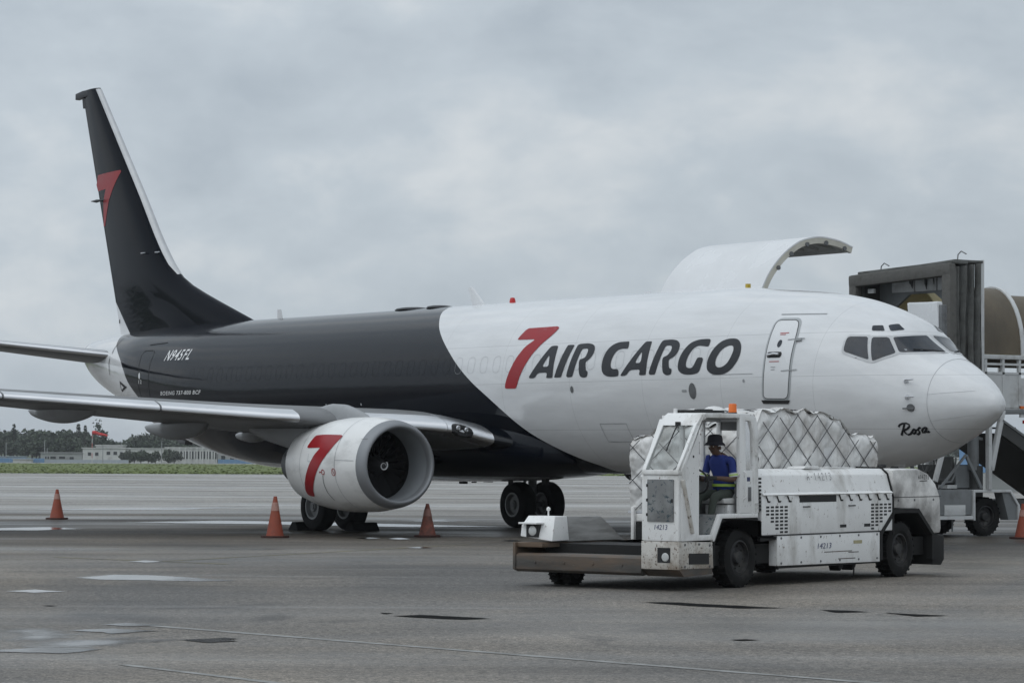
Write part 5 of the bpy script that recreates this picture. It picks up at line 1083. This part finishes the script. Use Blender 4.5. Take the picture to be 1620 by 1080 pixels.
for x, y, tt, rr, rad in ((0, -.13, TT, TR, .43), (-4.56, -.13, TT, TR, .43), (-4.56, -2.45, TT, TR, .43), (.9, -2.5, T2, R2, .2), (.9, -2.28, T2, R2, .2)):
    w = bpy.data.objects.new('wheel', rr); col.objects.link(w); w.parent = V; w.location = (x, y, rad); w.rotation_euler = (0, random.random(), PI if y < -1 else 0)
    t = bpy.data.objects.new('tyre', tt); col.objects.link(t); t.parent = w

# ------------------------------------------------------------------ the driver (sits in the cab; same local axes)
def skin_person(name, label, joints, bones, loc, rz, mats, pick, cat='person'):
    me = bpy.data.meshes.new('sk'); ids = {k: i for i, k in enumerate(joints)}
    me.from_pydata([joints[k][0] for k in joints], [(ids[a], ids[b]) for a, b in bones], []); o = bpy.data.objects.new('sk', me); col.objects.link(o)
    o.modifiers.new('s', 'SKIN'); sv = me.skin_vertices[0].data if me.skin_vertices else None
    if sv is None:
        bm = bmesh.new(); bm.from_mesh(me); bm.verts.layers.skin.verify(); bm.to_mesh(me); bm.free(); sv = me.skin_vertices[0].data
    for k, i in ids.items():
        r = joints[k][1]; sv[i].radius = r if isinstance(r, tuple) else (r, r); sv[i].use_root = (k == 'pelvis')
    o.modifiers['s'].use_smooth_shade = True
    sb = o.modifiers.new('b', 'SUBSURF'); sb.levels = 2; sb.render_levels = 2
    dg = bpy.context.evaluated_depsgraph_get(); m2 = bpy.data.meshes.new_from_object(o.evaluated_get(dg)); bpy.data.objects.remove(o)
    m2.name = name
    m2.materials.clear()
    for m in mats: m2.materials.append(m)
    for p in m2.polygons:
        p.material_index = pick(p.center); p.use_smooth = True
    b = bpy.data.objects.new(name, m2); col.objects.link(b); b.location = loc; b.rotation_euler = (0, 0, rz)
    return tag(b, label, cat)
J = {'pelvis': ((.02, -.26, 1.36), (.155, .12)), 'waist': ((.05, -.26, 1.50), (.15, .12)), 'chest': ((.10, -.26, 1.68), (.17, .125)), 'upper': ((.15, -.26, 1.80), (.13, .09)), 'neck': ((.22, -.26, 1.885), .058), 'jaw': ((.285, -.26, 1.925), (.062, .066)), 'skull': ((.29, -.26, 2.02), (.078, .094)), 'crown': ((.275, -.26, 2.08), (.06, .07)), 'nose': ((.375, -.26, 1.965), .014)}
BN = [('pelvis', 'waist'), ('waist', 'chest'), ('chest', 'upper'), ('upper', 'neck'), ('neck', 'jaw'), ('jaw', 'skull'), ('skull', 'crown'), ('skull', 'nose')]
for s_, n_, hand_ in ((1, 'l', (.50, -.13, 1.55)), (-1, 'r', (.55, -.36, 1.56))):
    y = -.26+.19*s_
    J.update({'sh'+n_: ((.13, y, 1.80), .072), 'el'+n_: ((.14 if s_ > 0 else .2, y+.05*s_, 1.52), .05), 'wr'+n_: (hand_, .031), 'pa'+n_: ((hand_[0]+.085, hand_[1]-.015*s_, hand_[2]-.005), (.038, .022)),
              'hi'+n_: ((.06, -.26+.10*s_, 1.32), .098), 'kn'+n_: ((.50, -.26+.13*s_, 1.285), .068), 'an'+n_: ((.60, -.26+.12*s_, .875), .042), 'he'+n_: ((.56, -.26+.12*s_, .80), .042), 'to'+n_: ((.78, -.26+.13*s_, .795), .038)})
    BN += [('upper', 'sh'+n_), ('sh'+n_, 'el'+n_), ('el'+n_, 'wr'+n_), ('wr'+n_, 'pa'+n_), ('pelvis', 'hi'+n_), ('hi'+n_, 'kn'+n_), ('kn'+n_, 'an'+n_), ('an'+n_, 'he'+n_), ('he'+n_, 'to'+n_)]
    px_, py_, pz_ = J['pa'+n_][0]
    for f, (dz, l1) in enumerate(((.032, .036), (.011, .042), (-.010, .039), (-.029, .03))):
        a = 'f%s%d' % (n_, f); J[a+'a'] = ((px_+.035, py_+.004*s_, pz_+dz), .0105); J[a+'b'] = ((px_+.035+l1, py_-.010*s_, pz_+dz-.012), .0095); J[a+'c'] = ((px_+.03+l1, py_-.038*s_, pz_+dz-.022), .008)
        BN += [('pa'+n_, a+'a'), (a+'a', a+'b'), (a+'b', a+'c')]
    J['t%sa' % n_] = ((px_-.02, py_-.02*s_, pz_+.04), .012); J['t%sb' % n_] = ((px_+.02, py_-.035*s_, pz_+.058), .010); BN += [('pa'+n_, 't%sa' % n_), ('t%sa' % n_, 't%sb' % n_)]
M_skin = mat('skin', (.11, .060, .040), .55, var=.1, scale=8); M_shirt = mat('blue_work_shirt', (.020, .040, .21), .85, var=.2, scale=6, bump=.7, bscale=9); M_trou = mat('olive_trousers', (.045, .055, .045), .85, var=.2, scale=6, bump=.25, bscale=14)
M_hat = mat('dark_hat', (.016, .015, .022), .85, var=.15, scale=6); M_hiv = mat('lime_reflective', (.42, .62, .10), .5, var=.1); M_sil = mat('silver_reflective', (.6, .62, .62), .4, var=.1); M_boot = mat('boot', (.02, .018, .016), .6); M_glove = mat('glove_dark', (.03, .032, .03), .8)
def pick(c):
    if c.x > .48 and c.z > 1.46 and c.z < 1.70: return 4
    if c.z > 1.87 and c.x > .12: return 0
    if c.z < .86: return 3
    if c.z < 1.385 and not (c.x < .0 and c.z > 1.36): return 2
    if c.z > 1.46 and c.z < 1.585 and (c.y > -.09 or c.y < -.43) or (c.z > 1.46 and c.x > .30 and c.z < 1.62): return 0
    return 1
drv = skin_person('person', 'driver in a blue work shirt and dark brimmed hat sitting at the transporter wheel', J, BN, V.location, V.rotation_euler.z, [M_skin, M_shirt, M_trou, M_boot, M_glove], pick)
hat = MB().lathe([(0, .112), (.02, .112), (.075, .108), (.115, .095), (.13, .06), (.135, 0)], 20, 'z', (.275, -.26, 2.03)).lathe([(.022, .105), (.0, .135), (-.022, .150), (-.03, .152), (-.012, .13), (.006, .105)], 20, 'z', (.28, -.26, 2.035))
hat.build('hat', M_hat, drv)
for sx in (-1, 1): MB().lathe([(0, 0), (.004, .008), (.008, 0)], 8, 'x', (.358, -.26+sx*.03, 1.99)).build('eye', M_letw, drv); MB().lathe([(-.012, .0), (-.01, .026), (.01, .026), (.012, 0)], 8, 'y', (.275, -.26+sx*.083, 1.97)).build('ear', M_skin, drv)
MB().box(.340, .352, -.283, -.237, 1.925, 1.933).build('mouth', M_boot, drv)
for s_ in (1, -1):
    a, b = Vector(J['shl' if s_ > 0 else 'shr'][0]), Vector(J['ell' if s_ > 0 else 'elr'][0])
    for t0, t1, m in ((.66, .73, M_sil), (.73, .80, M_hiv), (.80, .86, M_sil)): MB().tube([a+(b-a)*t0, a+(b-a)*t1], .068, 16).build('sleeve_band', m, drv)
MB().loft([[(.02+.155*math.cos(q), -.26+.19*math.sin(q), z) for q in [2*PI*k/24 for k in range(24)]] for z in (1.425, 1.462)], caps=False).build('waist_band', M_hiv, drv)
MB().loft([[(-.055-.02*abs(y+.26), y, z) for y in (-.16, -.11)]+[(-.062-.02*abs(y+.26), y, z) for y in (-.11, -.16)] for z in (1.5, 1.82)]).build('back_band', M_sil, drv)

# ------------------------------------------------------------------ netted, film-wrapped load on the bed
def film_mat():
    m = mat('shrink_film', (.74, .735, .72), .24, var=.25, scale=2.6, dirt=((.36, .325, .295), .62, 1.5), bump=.7, bscale=14, spec=.7, stretch=(1, 1, .6)); return m
M_film = film_mat(); M_net = mat('net_cord', (.10, .10, .105), .85, var=.2); M_fold = mat('loose_film', (.66, .66, .66), .3, var=.1, bump=.8, bscale=7)
UA, UB, VA, VB, ZB = -4.90, -1.42, -2.86, -.66, 1.02
def top(u, v):
    z = 2.50
    d = [( -1.42, 2.26), (-1.6, 2.44), (-2.3, 2.50), (-3.0, 2.49), (-3.55, 2.44), (-3.85, 2.33), (-4.1, 2.20), (-4.3, 2.14), (-4.92, 2.11)]
    for (a, za), (b, zb) in zip(d, d[1:]):
        if b <= u <= a: z = za+(zb-za)*(a-u)/(a-b); break
    else: z = d[0][1] if u > d[0][0] else d[-1][1]
    if v < -2.35: z = min(z, 2.09+.25*min(1, max(0, (v+2.55)/.2))) if v < -2.35 else z
    return z
net = []
SP = .56
def bulge(a, b):
    p = (a+b)/SP % 1; q = (a-b)/SP % 1; return (math.sin(PI*p)*math.sin(PI*q))**.5
def wr(a, b, s):     # creased film: sharp folds over box corners
    return .05*noise.noise(Vector((a*1.6, b*1.8, s)))+.022*(1-2*abs(noise.noise(Vector((a*3.4+b*2.2, b*3.0-a*1.4, s+3)))))+.012*(1-2*abs(noise.noise(Vector((a*9, b*7+a*4, s+7)))))
ld = MB(); NU, NV, NZ = 150, 96, 64
def pt_top(u, v): return (u, v, top(u, v)+.055*bulge(u*1.0, v*1.3)+wr(u, v, 1))
def pt_side(u, z0, f):     # near (left) face, f = 0 bottom .. 1 top
    zt = pt_top(u, VB)[2]; z = ZB+(zt-ZB)*f; w = .035*bulge(u*1.0, z*1.25)+wr(u, z, 5); r = .09*max(0, (f-.86)/.14)**2; return (u, VB+w*.9-r, z)
def pt_front(v, f):
    zt = pt_top(UB, v)[2]; z = ZB+(zt-ZB)*f; w = .035*bulge(v*1.1, z*1.25)+wr(v, z, 9); r = .10*max(0, (f-.86)/.14)**2; return (UB+w-r, v, z)
g = [[pt_side(UA+(UB-UA)*i/NU, 0, j/NZ) for j in range(NZ+1)] for i in range(NU+1)]
def grid(g):
    n, m = len(g), len(g[0]); ld.add([p for r in g for p in r], [(i*m+j, (i+1)*m+j, (i+1)*m+j+1, i*m+j+1) for i in range(n-1) for j in range(m-1)])
grid(g); grid([[pt_front(VA+(VB-VA)*i/NV, j/NZ) for j in range(NZ+1)] for i in range(NV+1)])
grid([[pt_top(UA+(UB-UA)*i/NU, VA+(VB-VA)*j/NV) for j in range(NV+1)] for i in range(NU+1)])
ld.add([(UA, VA, ZB), (UA, VB, ZB), (UA, VB, pt_top(UA, VB)[2]), (UA, VA, pt_top(UA, VA)[2])], [(0, 1, 2, 3)]); ld.add([(UA, VA, ZB), (UB, VA, ZB), (UB, VA, pt_top(UB, VA)[2]), (UA, VA, pt_top(UA, VA)[2])], [(0, 1, 2, 3)]); ld.add([(UA, VA, ZB), (UB, VA, ZB), (UB, VB, ZB), (UA, VB, ZB)], [(0, 1, 2, 3)])
CG = thing('cargo_pallet', 'pallet of cartons wrapped in clear film under a black cord net, riding on the transporter', 'cargo', V.location, V.rotation_euler.z)
ld.build('film_wrap', M_film, CG, ang=75)
MB().box(UA-.03, UB+.06, VA-.03, VB+.03, .985, ZB).build('pallet_sheet', M_alu, CG)
# net: cords run along the hollows between the bulges
nm = MB()
def run(fn, a0, a1, sl_, off, lo, hi, k=1.0):
    pts = []
    for i in range(60):
        a = a0+(a1-a0)*i/59; b = (off+sl_*a)
        if lo(a) <= b*k <= hi(a): pts.append(fn(a, b*k))
    if len(pts) > 3: nm.tube(pts, .0068, 5, cap=False)
for n_ in range(-30, 30):
    for sl_ in (1, -1):
        # on the side bulge() vanishes where u +- 1.25 z is a multiple of SP
        run(lambda a, z: (a, VB+.06, min(z, top(a, VB)+.01)), UA, UB, sl_, SP*n_, lambda a: ZB+.02, lambda a: top(a, VB), .8)
        run(lambda a, v: (a, v, top(a, v)+.05), UA, UB, sl_, SP*n_, lambda a: VA, lambda a: VB, 1/1.3)
        run(lambda v, z: (UB+.075, v, z), VA, VB, sl_, SP*n_*1.0, lambda v: ZB, lambda v: top(UB, v), 1.1/1.25)
nm.build('cargo_net', M_net, CG)
# cartons showing as paler and browner faces at the foot of the load
for u0, u1, z0, z1, m in ((-4.88, -4.42, 1.66, 2.08, (.62, .60, .57)), (-2.2, -1.95, 1.8, 2.1, (.6, .6, .6)), (-3.55, -3.3, 1.72, 1.98, (.62, .62, .62)), (-3.0, -2.8, 1.75, 2.0, (.62, .62, .62))):
    MB().box(u0, u1, VB-.05, VB+.045, z0, z1).build('carton', mat('carton', m, .5, var=.1, dirt=((.36, .33, .3), .4, 3)), CG, bevel=.01)
# loose film and straps hanging at the front foot of the load
fl = MB(); FG = []
for i in range(13):
    v = -1.9+1.25*i/12; FG.append([(UB+.05+.9*f**1.3*(.5+.5*i/12)+.03*math.sin(9*f+i), v+.05*math.sin(i*1.7+5*f), 1.15-.52*f+.05*math.sin(i*2.1)*f) for f in [j/10 for j in range(11)]])
fl.add([p for r in FG for p in r], [(i*11+j, (i+1)*11+j, (i+1)*11+j+1, i*11+j+1) for i in range(12) for j in range(10)]); fl.build('loose_film', M_fold, CG, ang=70)
for k in range(7):
    v = -1.75+.18*k; r_ = random.Random(k); pts = [(UB+.10, v, 1.5-.05*k), (UB+.14, v+r_.uniform(-.1, .1), 1.2), (UB+.30, v+r_.uniform(-.12, .12), .98), (UB+.55, v+r_.uniform(-.1, .2), .80), (UB+.85, v+r_.uniform(0, .3), .66)]
    MB().tube(pts, .014, 5).build('net_strap', M_net if k % 3 else M_gear, CG)
for k in range(3): MB().box(UB+.12, UB+.20, -1.7+.35*k, -1.6+.35*k, 1.1, 1.24).build('net_hook', M_gear, CG, bevel=.01)

# ------------------------------------------------------------------ covered boarding stairs parked on the far side, behind the nose
M_canvas = mat('hood_canvas', (.135, .138, .132), .85, var=.22, scale=2.0, dirt=((.055, .054, .048), .6, 2.2), bump=.35, bscale=9)
M_pad = mat('hood_pad', (.125, .122, .114), .8, var=.25, scale=4, dirt=((.05, .048, .042), .6, 4), bump=.4, bscale=16)
M_vault = mat('brown_vault', (.135, .108, .072), .55, var=.25, scale=.9, dirt=((.075, .062, .045), .7, 1.1), stretch=(1, 1, .5))
M_cream = mat('cream_lining', (.62, .53, .30), .7, var=.1, scale=2)
M_sw = mat('stairs_white', (.60, .61, .61), .5, var=.08, scale=1.5, dirt=((.28, .27, .25), .5, 2))
M_sgrey = mat('stairs_grey', (.20, .21, .215), .55, var=.12, scale=2, dirt=((.09, .088, .085), .5, 2.5))
M_sdark = mat('stairs_dark', (.055, .056, .055), .6, var=.2, scale=3)
S = thing('boarding_stairs', 'covered boarding stairs with grey bellows hood and brown vaulted roof behind the jet nose', 'stairs', (-9.7, 8.0, 0))
def SP_(name, mb, m, par=None, **k):     # built in world coordinates, kept relative to the stairs
    mb.v = [(x+9.7, y-8.0, z) for x, y, z in mb.v]; return mb.build(name, m, par or S, **k)
hd = SP_('hood_frame', MB().box(-11.1, -10.85, 5.8, 6.0, 3.0, 5.9), M_pad, bevel=.06)
SP_('hood_post', MB().box(-8.05, -7.76, 5.8, 6.02, 3.0, 5.98), M_pad, hd, bevel=.06)
SP_('hood_beam', MB().bar((-11.1, 5.9, 5.80), (-7.78, 5.9, 5.93), .22, .28), M_pad, hd, bevel=.06)
SP_('hood_beam', MB().bar((-10.9, 6.15, 5.98), (-7.8, 6.15, 6.09), .5, .07), M_canvas, hd, bevel=.03)
# bellows: folded canvas walls and roof
def bellows(x, y0, y1, z0, z1, amp, n=7, seed=0):
    g = []
    for i in range(n*6+1):
        t = i/(n*6); w = amp*(math.sin(2*PI*t*n)+.35*noise.noise(Vector((t*9, seed, 0)))); r = []
        for j in range(13):
            f = j/12; zz = z0+(z1-z0)*f; sag = .10*math.sin(PI*f)*noise.noise(Vector((t*5, f*2, seed+3))); r.append((x+w*(.5+.5*f)+sag, y0+(y1-y0)*t+.05*noise.noise(Vector((f*4, t*7, seed))), zz-(.9*(1-t)*(1-f) if False else 0)))
        g.append(r)
    mb = MB(); m = 13; mb.add([p for r in g for p in r], [(i*m+j, (i+1)*m+j, (i+1)*m+j+1, i*m+j+1) for i in range(len(g)-1) for j in range(m-1)])
    return mb
for k, (y0, y1) in enumerate(((6.02, 6.25), (6.25, 6.47), (6.47, 6.68), (6.68, 6.88))):
    SP_('bellows_fold', bellows(-7.90, y0, y1, 3.0, 6.0+.03*k, .15, 1, k), M_canvas, ang=70); SP_('bellows_fold', bellows(-10.95, y0, y1, 3.0, 5.85+.03*k, .08, 1, k+9), M_canvas, ang=70)
SP_('bellows_roof', MB().prism([(-11.0, 5.93), (-7.85, 6.10), (-7.85, 6.16), (-11.0, 5.99)], 'y', 6.03, 6.9), M_canvas, bevel=.02)
SP_('back_frame', MB().box(-8.0, -7.90, 6.88, 6.98, 2.95, 6.18), M_sw, bevel=.01); SP_('back_frame', MB().box(-11.0, -10.9, 6.88, 6.98, 2.95, 6.0), M_sw, bevel=.01)
SP_('back_wall', MB().prism([(-10.9, 2.95), (-10.9, 6.0), (-8.0, 6.16), (-8.0, 2.95), (-8.30, 2.95), (-8.30, 4.6), (-8.5, 5.15), (-9.0, 5.48), (-9.8, 5.48), (-10.35, 5.15), (-10.5, 4.6), (-10.45, 2.95)], 'y', 6.50, 6.57), M_sgrey)
for x0, x1 in ((-10.35, -9.62), (-9.58, -8.9), (-8.86, -8.2)): SP_('header_panel', MB().box(x0, x1, 6.46, 6.495, 5.53, 5.92), M_sw, bevel=.01)
for x, z, w in ((-9.75, 5.72, .14), (-9.25, 5.68, .09), (-8.98, 5.78, .05)): SP_('torn_strip', MB().prism([(x, z+.16), (x+w, z+.1), (x+w*.8, z-.12), (x+w*.4, z-.02), (x+.02, z)], 'y', 6.42, 6.435), M_sdark)
SP_('side_curtain', MB().box(-10.84, -10.80, 6.03, 6.88, 3.0, 5.75), M_sdark); SP_('loose_batten', MB().bar((-10.45, 6.2, 5.2), (-10.1, 6.25, 4.55), .05, .05), M_sgrey); SP_('hood_lamp', MB().box(-10.7, -10.5, 6.04, 6.1, 5.52, 5.62), M_sw)
for x, z in ((-10.55, 6.02), (-8.05, 6.16)):
    SP_('roof_hook', MB().tube([(x, 6.3, z-.04), (x+.02, 6.3, z+.12), (x+.12, 6.3, z+.19), (x+.28, 6.3, z+.12)], .015, 6), M_sgrey)
def vault(y0, y1, cx, hw, zb, zt, name, m, th=.03, n=18, rib=0):
    def arc_(g, y): return [(cx-(hw+g)*math.cos(PI*k/n), y, zb+(zt+g-zb)*math.sin(PI*k/n)**.9) for k in range(n+1)]
    rs = [arc_(0, y)+[p for p in reversed(arc_(-th, y))] for y in (y0, (y0+y1)/2, y1)]
    return SP_(name, MB().loft(rs), m, ang=50)
vault(6.98, 9.0, -9.70, .97, 4.14, 5.70, 'roof_vault', M_vault); vault(6.6, 8.98, -9.70, .92, 4.1, 5.62, 'vault_lining', M_cream)
vault(8.94, 9.06, -9.70, 1.0, 4.10, 5.74, 'vault_rim', M_sw, .08); vault(6.99, 7.07, -9.70, 1.0, 4.10, 5.74, 'vault_rim', M_sw, .08)
vault(9.08, 13.0, -9.70, .96, 3.9, 5.55, 'roof_vault', M_vault)
for x in (-8.72, -10.68):
    SP_('guard_rail', MB().box(x-.05, x+.05, 6.95, 9.2, 4.02, 4.12), M_sw, bevel=.01); SP_('guard_rail', MB().box(x-.03, x+.03, 6.95, 9.2, 3.88, 3.93), M_sw)
    for y in (7.0, 7.80, 8.35, 8.87): SP_('rail_post', MB().box(x-.035, x+.035, y-.035, y+.035, 2.85, 4.05), M_sw)
    SP_('side_panel', MB().box(x-.02, x+.02, 6.98, 7.78, 2.88, 3.72), M_sw); SP_('side_panel', MB().box(x-.02, x+.02, 7.83, 8.84, 2.88, 3.72), M_sw); SP_('side_panel', MB().box(x-.02, x+.02, 8.90, 9.6, 2.7, 3.60), M_sw)
    for z in (2.94, 3.70): SP_('panel_edge', MB().box(x-.035, x+.035, 6.98, 9.2, z-.025, z+.025), M_sw)
    # stair flight sides, steps inside
    SP_('stringer', MB().prism([(8.3, 2.62), (8.3, 2.30), (12.6, .05), (12.9, .05), (12.9, .30)], 'x', x-.04, x+.04), M_sdark)
    SP_('handrail', MB().tube([(x, 9.2, 3.9), (x, 12.9, 1.6), (x, 12.9, .3)], .03, 8), M_sw)
    for y in (10.2, 11.6, 12.85): SP_('roof_post', MB().box(x-.03, x+.03, y-.03, y+.03, max(.2, 2.62-.505*(y-8.3)), 4.0), M_sw)
    SP_('stringer_edge', MB().bar((x+.05, 8.3, 2.63), (x+.05, 12.9, .31), .03, .05), M_sgrey)
    SP_('leg', MB().bar((x, 7.915, 2.86), (x, 7.915, 1.06), .10, .12), M_sw, bevel=.01); SP_('leg', MB().bar((x+.01, 8.34, 2.86), (x+.01, 7.97, 1.50), .10, .12), M_sw, bevel=.01); SP_('leg', MB().bar((x, 6.62, 2.3), (x, 6.25, 1.25), .09, .1), M_sw, bevel=.01)
    SP_('brace', MB().bar((x-.1, 7.32, 1.80), (x-.1, 7.78, 1.09), .05, .07), M_sgrey); SP_('brace', MB().bar((x-.1, 6.5, 1.1), (x-.1, 7.3, 1.85), .04, .05), M_sgrey); SP_('brace', MB().bar((x-.2, 7.9, 2.2), (x-.2, 6.6, 2.5), .05, .06), M_sgrey)
    # chassis side and fender
    SP_('fender', MB().prism([(7.42, .37), (7.42, 1.06), (8.60, 1.06), (8.88, .70), (8.88, .37), (8.82, .37), (8.82, .69), (8.57, 1.0), (7.48, 1.0), (7.48, .37)], 'x', x-.30, x+.02), M_sw, bevel=.008)
    SP_('fender_liner', MB().prism([(8.35, .99), (8.56, .99), (8.81, .68), (8.81, .37), (8.55, .37)], 'x', x-.28, x-.02), M_sgrey)
    SP_('side_box', MB().box(x-.35, x-.02, 6.1, 7.40, .50, 1.07), M_sgrey, bevel=.01); SP_('step_box', MB().box(x-.3, x+.01, 6.55, 7.18, .49, .72), M_sw, bevel=.01); SP_('running_board', MB().box(x-.34, x+.02, 6.1, 7.41, .40, .48), M_sw)
SP_('stair_soffit', MB().prism([(8.3, 2.34), (8.3, 2.28), (12.5, .12), (12.5, .18)], 'x', -10.62, -8.78), M_sdark)
for k in range(13): SP_('step', MB().box(-10.64, -8.77, 8.5+.33*k, 8.82+.33*k, 2.44-.18*k, 2.48-.18*k), M_sdark)
SP_('platform', MB().box(-10.7, -8.68, 6.1, 9.2, 2.78, 2.88), M_sgrey, bevel=.01)
SP_('chassis', MB().box(-10.4, -9.0, 4.6, 12.4, .62, .82).box(-10.2, -9.2, 6.2, 8.2, .82, 1.1), M_sdark)
SP_('lift_cylinder', MB().tube([(-9.0, 7.70, 1.5), (-9.0, 7.70, 2.78)], .13, 16), M_sgrey); SP_('lift_cylinder', MB().tube([(-9.0, 7.78, 1.0), (-9.0, 7.78, 1.6)], .16, 16), M_sdark)
SP_('engine_box', MB().box(-10.3, -9.1, 7.2, 7.75, 1.06, 1.62), M_sdark, bevel=.02); SP_('radiator_grille', MB().box(-9.09, -9.05, 7.2, 7.7, 1.1, 1.6), M_sgrey)
st2 = SP_('operator_seat', MB().prism([(7.02, 1.80), (7.10, 1.80), (7.16, 1.3), (7.10, 1.2), (6.75, 1.2), (6.75, 1.28), (6.98, 1.30)], 'x', -9.5, -9.0), M_sdark, bevel=.02); SP_('seat_frame', MB().tube([(-8.98, 7.14, 1.78), (-8.98, 7.1, 1.4), (-8.98, 7.0, 1.24), (-8.98, 6.72, 1.22)], .025, 6), M_sgrey, st2)
SP_('seat_box', MB().box(-9.2, -8.9, 6.8, 7.1, 1.09, 1.17), M_sw); SP_('steering_post', MB().tube([(-9.2, 6.2, 1.0), (-9.2, 6.5, 1.6)], .03, 6).tube([(-9.2+.18*math.cos(a), 6.5+.05*math.sin(a), 1.62+.17*math.sin(a)) for a in [2*PI*k/14 for k in range(14)]], .015, 5, closed=True), M_sdark)
SP_('marker_lamp', MB().box(-8.70, -8.66, 8.86, 8.98, 2.90, 2.96), M_amber); SP_('tail_lamp', MB().box(-8.72, -8.64, 8.98, 9.08, 2.56, 2.64), M_beac)
SP_('tow_stand', MB().tube([(-8.9, 6.95, .4), (-8.9, 6.95, .12)], .02, 6), M_sgrey)
for x in (-9.0, -10.45):
    for y in (8.02, 12.0, 5.2):
        w = bpy.data.objects.new('wheel', TR); col.objects.link(w); w.parent = S; w.location = (x+9.7-.05, y-8, .45); w.rotation_euler = (0, 0, -PI/2 if x > -9.7 else PI/2); w.scale = (1.03, 1.1, 1.03)
        t = bpy.data.objects.new('tyre', TT); col.objects.link(t); t.parent = w
# ground power cart behind the stairs, and the blue shed far beyond
g_ = thing('power_cart', 'white boxy ground power cart with a coiled hose on its side behind the boarding stairs', 'cart', (-10.8, 13.2, 0))
MB().box(-1.0, 1.6, -.8, .8, .62, 1.62).build('body', M_sw, g_, bevel=.03); MB().box(-.9, 1.5, -.7, .7, .42, .62).build('chassis', M_sdark, g_)
MB().box(1.605, 1.62, -.6, .6, .7, 1.5).build('end_panel', M_sw, g_, bevel=.004); MB().box(-1.02, 1.62, -.82, .82, 1.625, 1.66).build('lid', M_sw, g_, bevel=.01)
MB().tube([(1.66+.01*k, .05+.12*math.cos(k*.7), 1.32+.15*math.sin(k*.7)) for k in range(20)], .022, 6).build('hose', M_sdark, g_); MB().tube([(1.62, .12, 1.55), (1.85, .2, 1.5)], .06, 10).build('hose_socket', M_sgrey, g_)
for x in (-.6, 1.2):
    for y in (-.62, .62):
        w = bpy.data.objects.new('wheel', TR); col.objects.link(w); w.parent = g_; w.location = (x, y, .30); w.scale = (.7, .7, .7); w.rotation_euler = (0, .4, PI if y < 0 else 0)
        t = bpy.data.objects.new('tyre', TT); col.objects.link(t); t.parent = w
b_ = thing('blue_shed', 'blue sided shed seen through the struts of the boarding stairs', 'building', (-60, 56.5, 0))
for k in range(12): MB().box(0, 2, .0+1.2*k, 1.15+1.2*k, .9, 2.42).build('panel', M_blue, b_)
MB().box(-.3, 2.3, -.2, 14.6, 2.43, 2.55).build('roof', M_roof, b_); MB().box(.2, 1.8, 0, 14.4, 0, .88).build('base', M_bgrey, b_)

# ------------------------------------------------------------------ cones and chocks
M_cone = mat('cone_orange', (.28, .058, .028), .6, var=.15, scale=5, dirt=((.16, .05, .03), .55, 7))
M_cone2 = mat('cone_faded', (.30, .095, .065), .7, var=.2, scale=5, dirt=((.10, .055, .045), .8, 6))
M_pale = mat('cone_band', (.40, .22, .18), .6, var=.12, scale=6, dirt=((.3, .15, .12), .5, 8)); M_pale2 = mat('cone_band_faded', (.33, .17, .14), .7, var=.15, scale=6, dirt=((.15, .08, .07), .6, 8))
M_foot = mat('cone_foot', (.05, .018, .014), .8, var=.2, scale=6)
def cone(h, body, band, b0, b1, label, x, y, rz):
    c = thing('traffic_cone', label, 'cone', (*px(x, y), 0), rz, 'traffic cones round the parked jet')
    r0, r1 = .185, .035
    def rr(z): return r0+(r1-r0)*(z-.04)/(h-.04)
    MB().lathe([(.03, r0+.03), (.05, r0+.005), (b0, rr(b0))], 24, 'z').lathe([(b1, rr(b1)), (h-.03, rr(h-.03)), (h, r1), (h, r1-.012), (h-.1, r1-.01)], 24, 'z').build('cone_body', body, c)
    MB().lathe([(b0, rr(b0)), (b0, rr(b0)+.006), (b1, rr(b1)+.006), (b1, rr(b1))], 24, 'z').build('reflective_band', band, c)
    k = .31; q = [(k*math.cos(a)*1.0, k*math.sin(a)) for a in [2*PI*i/8+PI/8 for i in range(8)]]; MB().prism(q, 'z', .0, .045).build('foot', M_foot, c, bevel=.008)
cone(.80, M_cone, M_pale, .54, .68, 'small looking orange cone standing alone at the far left under the wing', 90, 821, .2)
cone(.89, M_cone, M_pale, .58, .76, 'bright orange cone with a pale band standing left of the right engine', 435, 850, .5)
cone(.73, M_cone2, M_pale2, .46, .62, 'grimy faded cone standing just in front of the engine inlet', 676, 849, .1)
cone(.78, M_cone, M_pale, .50, .64, 'orange cone cut by the right edge of the picture beside the boarding stairs', 1619, 852, .3)
for i, (x, y, lb) in enumerate(((-19.95, -3.32, 'black wedge chock behind the outer right main wheel'), (-18.85, -2.45, 'black wedge chock ahead of the right main wheels'))):
    o = MB().prism([(-.24, 0), (.24, 0), (.10, .20), (-.06, .20)], 'y', -.35, .35).build('wheel_chock', M_black, bevel=.015); o.location = (x, y, 0); tag(o, lb, 'chock', 'wheel chocks')

# ------------------------------------------------------------------ air
hz_ = bpy.data.materials.new('haze'); hz_.use_nodes = True; t_ = hz_.node_tree; t_.nodes.remove(t_.nodes['Principled BSDF'])
pv = t_.nodes.new('ShaderNodeVolumePrincipled'); pv.inputs['Color'].default_value = (.93, .96, 1, 1); pv.inputs['Density'].default_value = HAZE; t_.links.new(pv.outputs[0], t_.nodes['Material Output'].inputs['Volume'])
hb = MB(); q = [G(d, w) for d, w in ((-700, -3600), (-700, 3600), (6600, 3600), (6600, -3600))]
hb.add([(x, y, -5.0) for x, y, _ in q]+[(x, y, 24.0) for x, y, _ in q], [(3, 2, 1, 0), (4, 5, 6, 7), (0, 1, 5, 4), (1, 2, 6, 5), (2, 3, 7, 6), (3, 0, 4, 7)])
if HAZE: tag(hb.build('haze', hz_, smooth=False), kind='stuff')
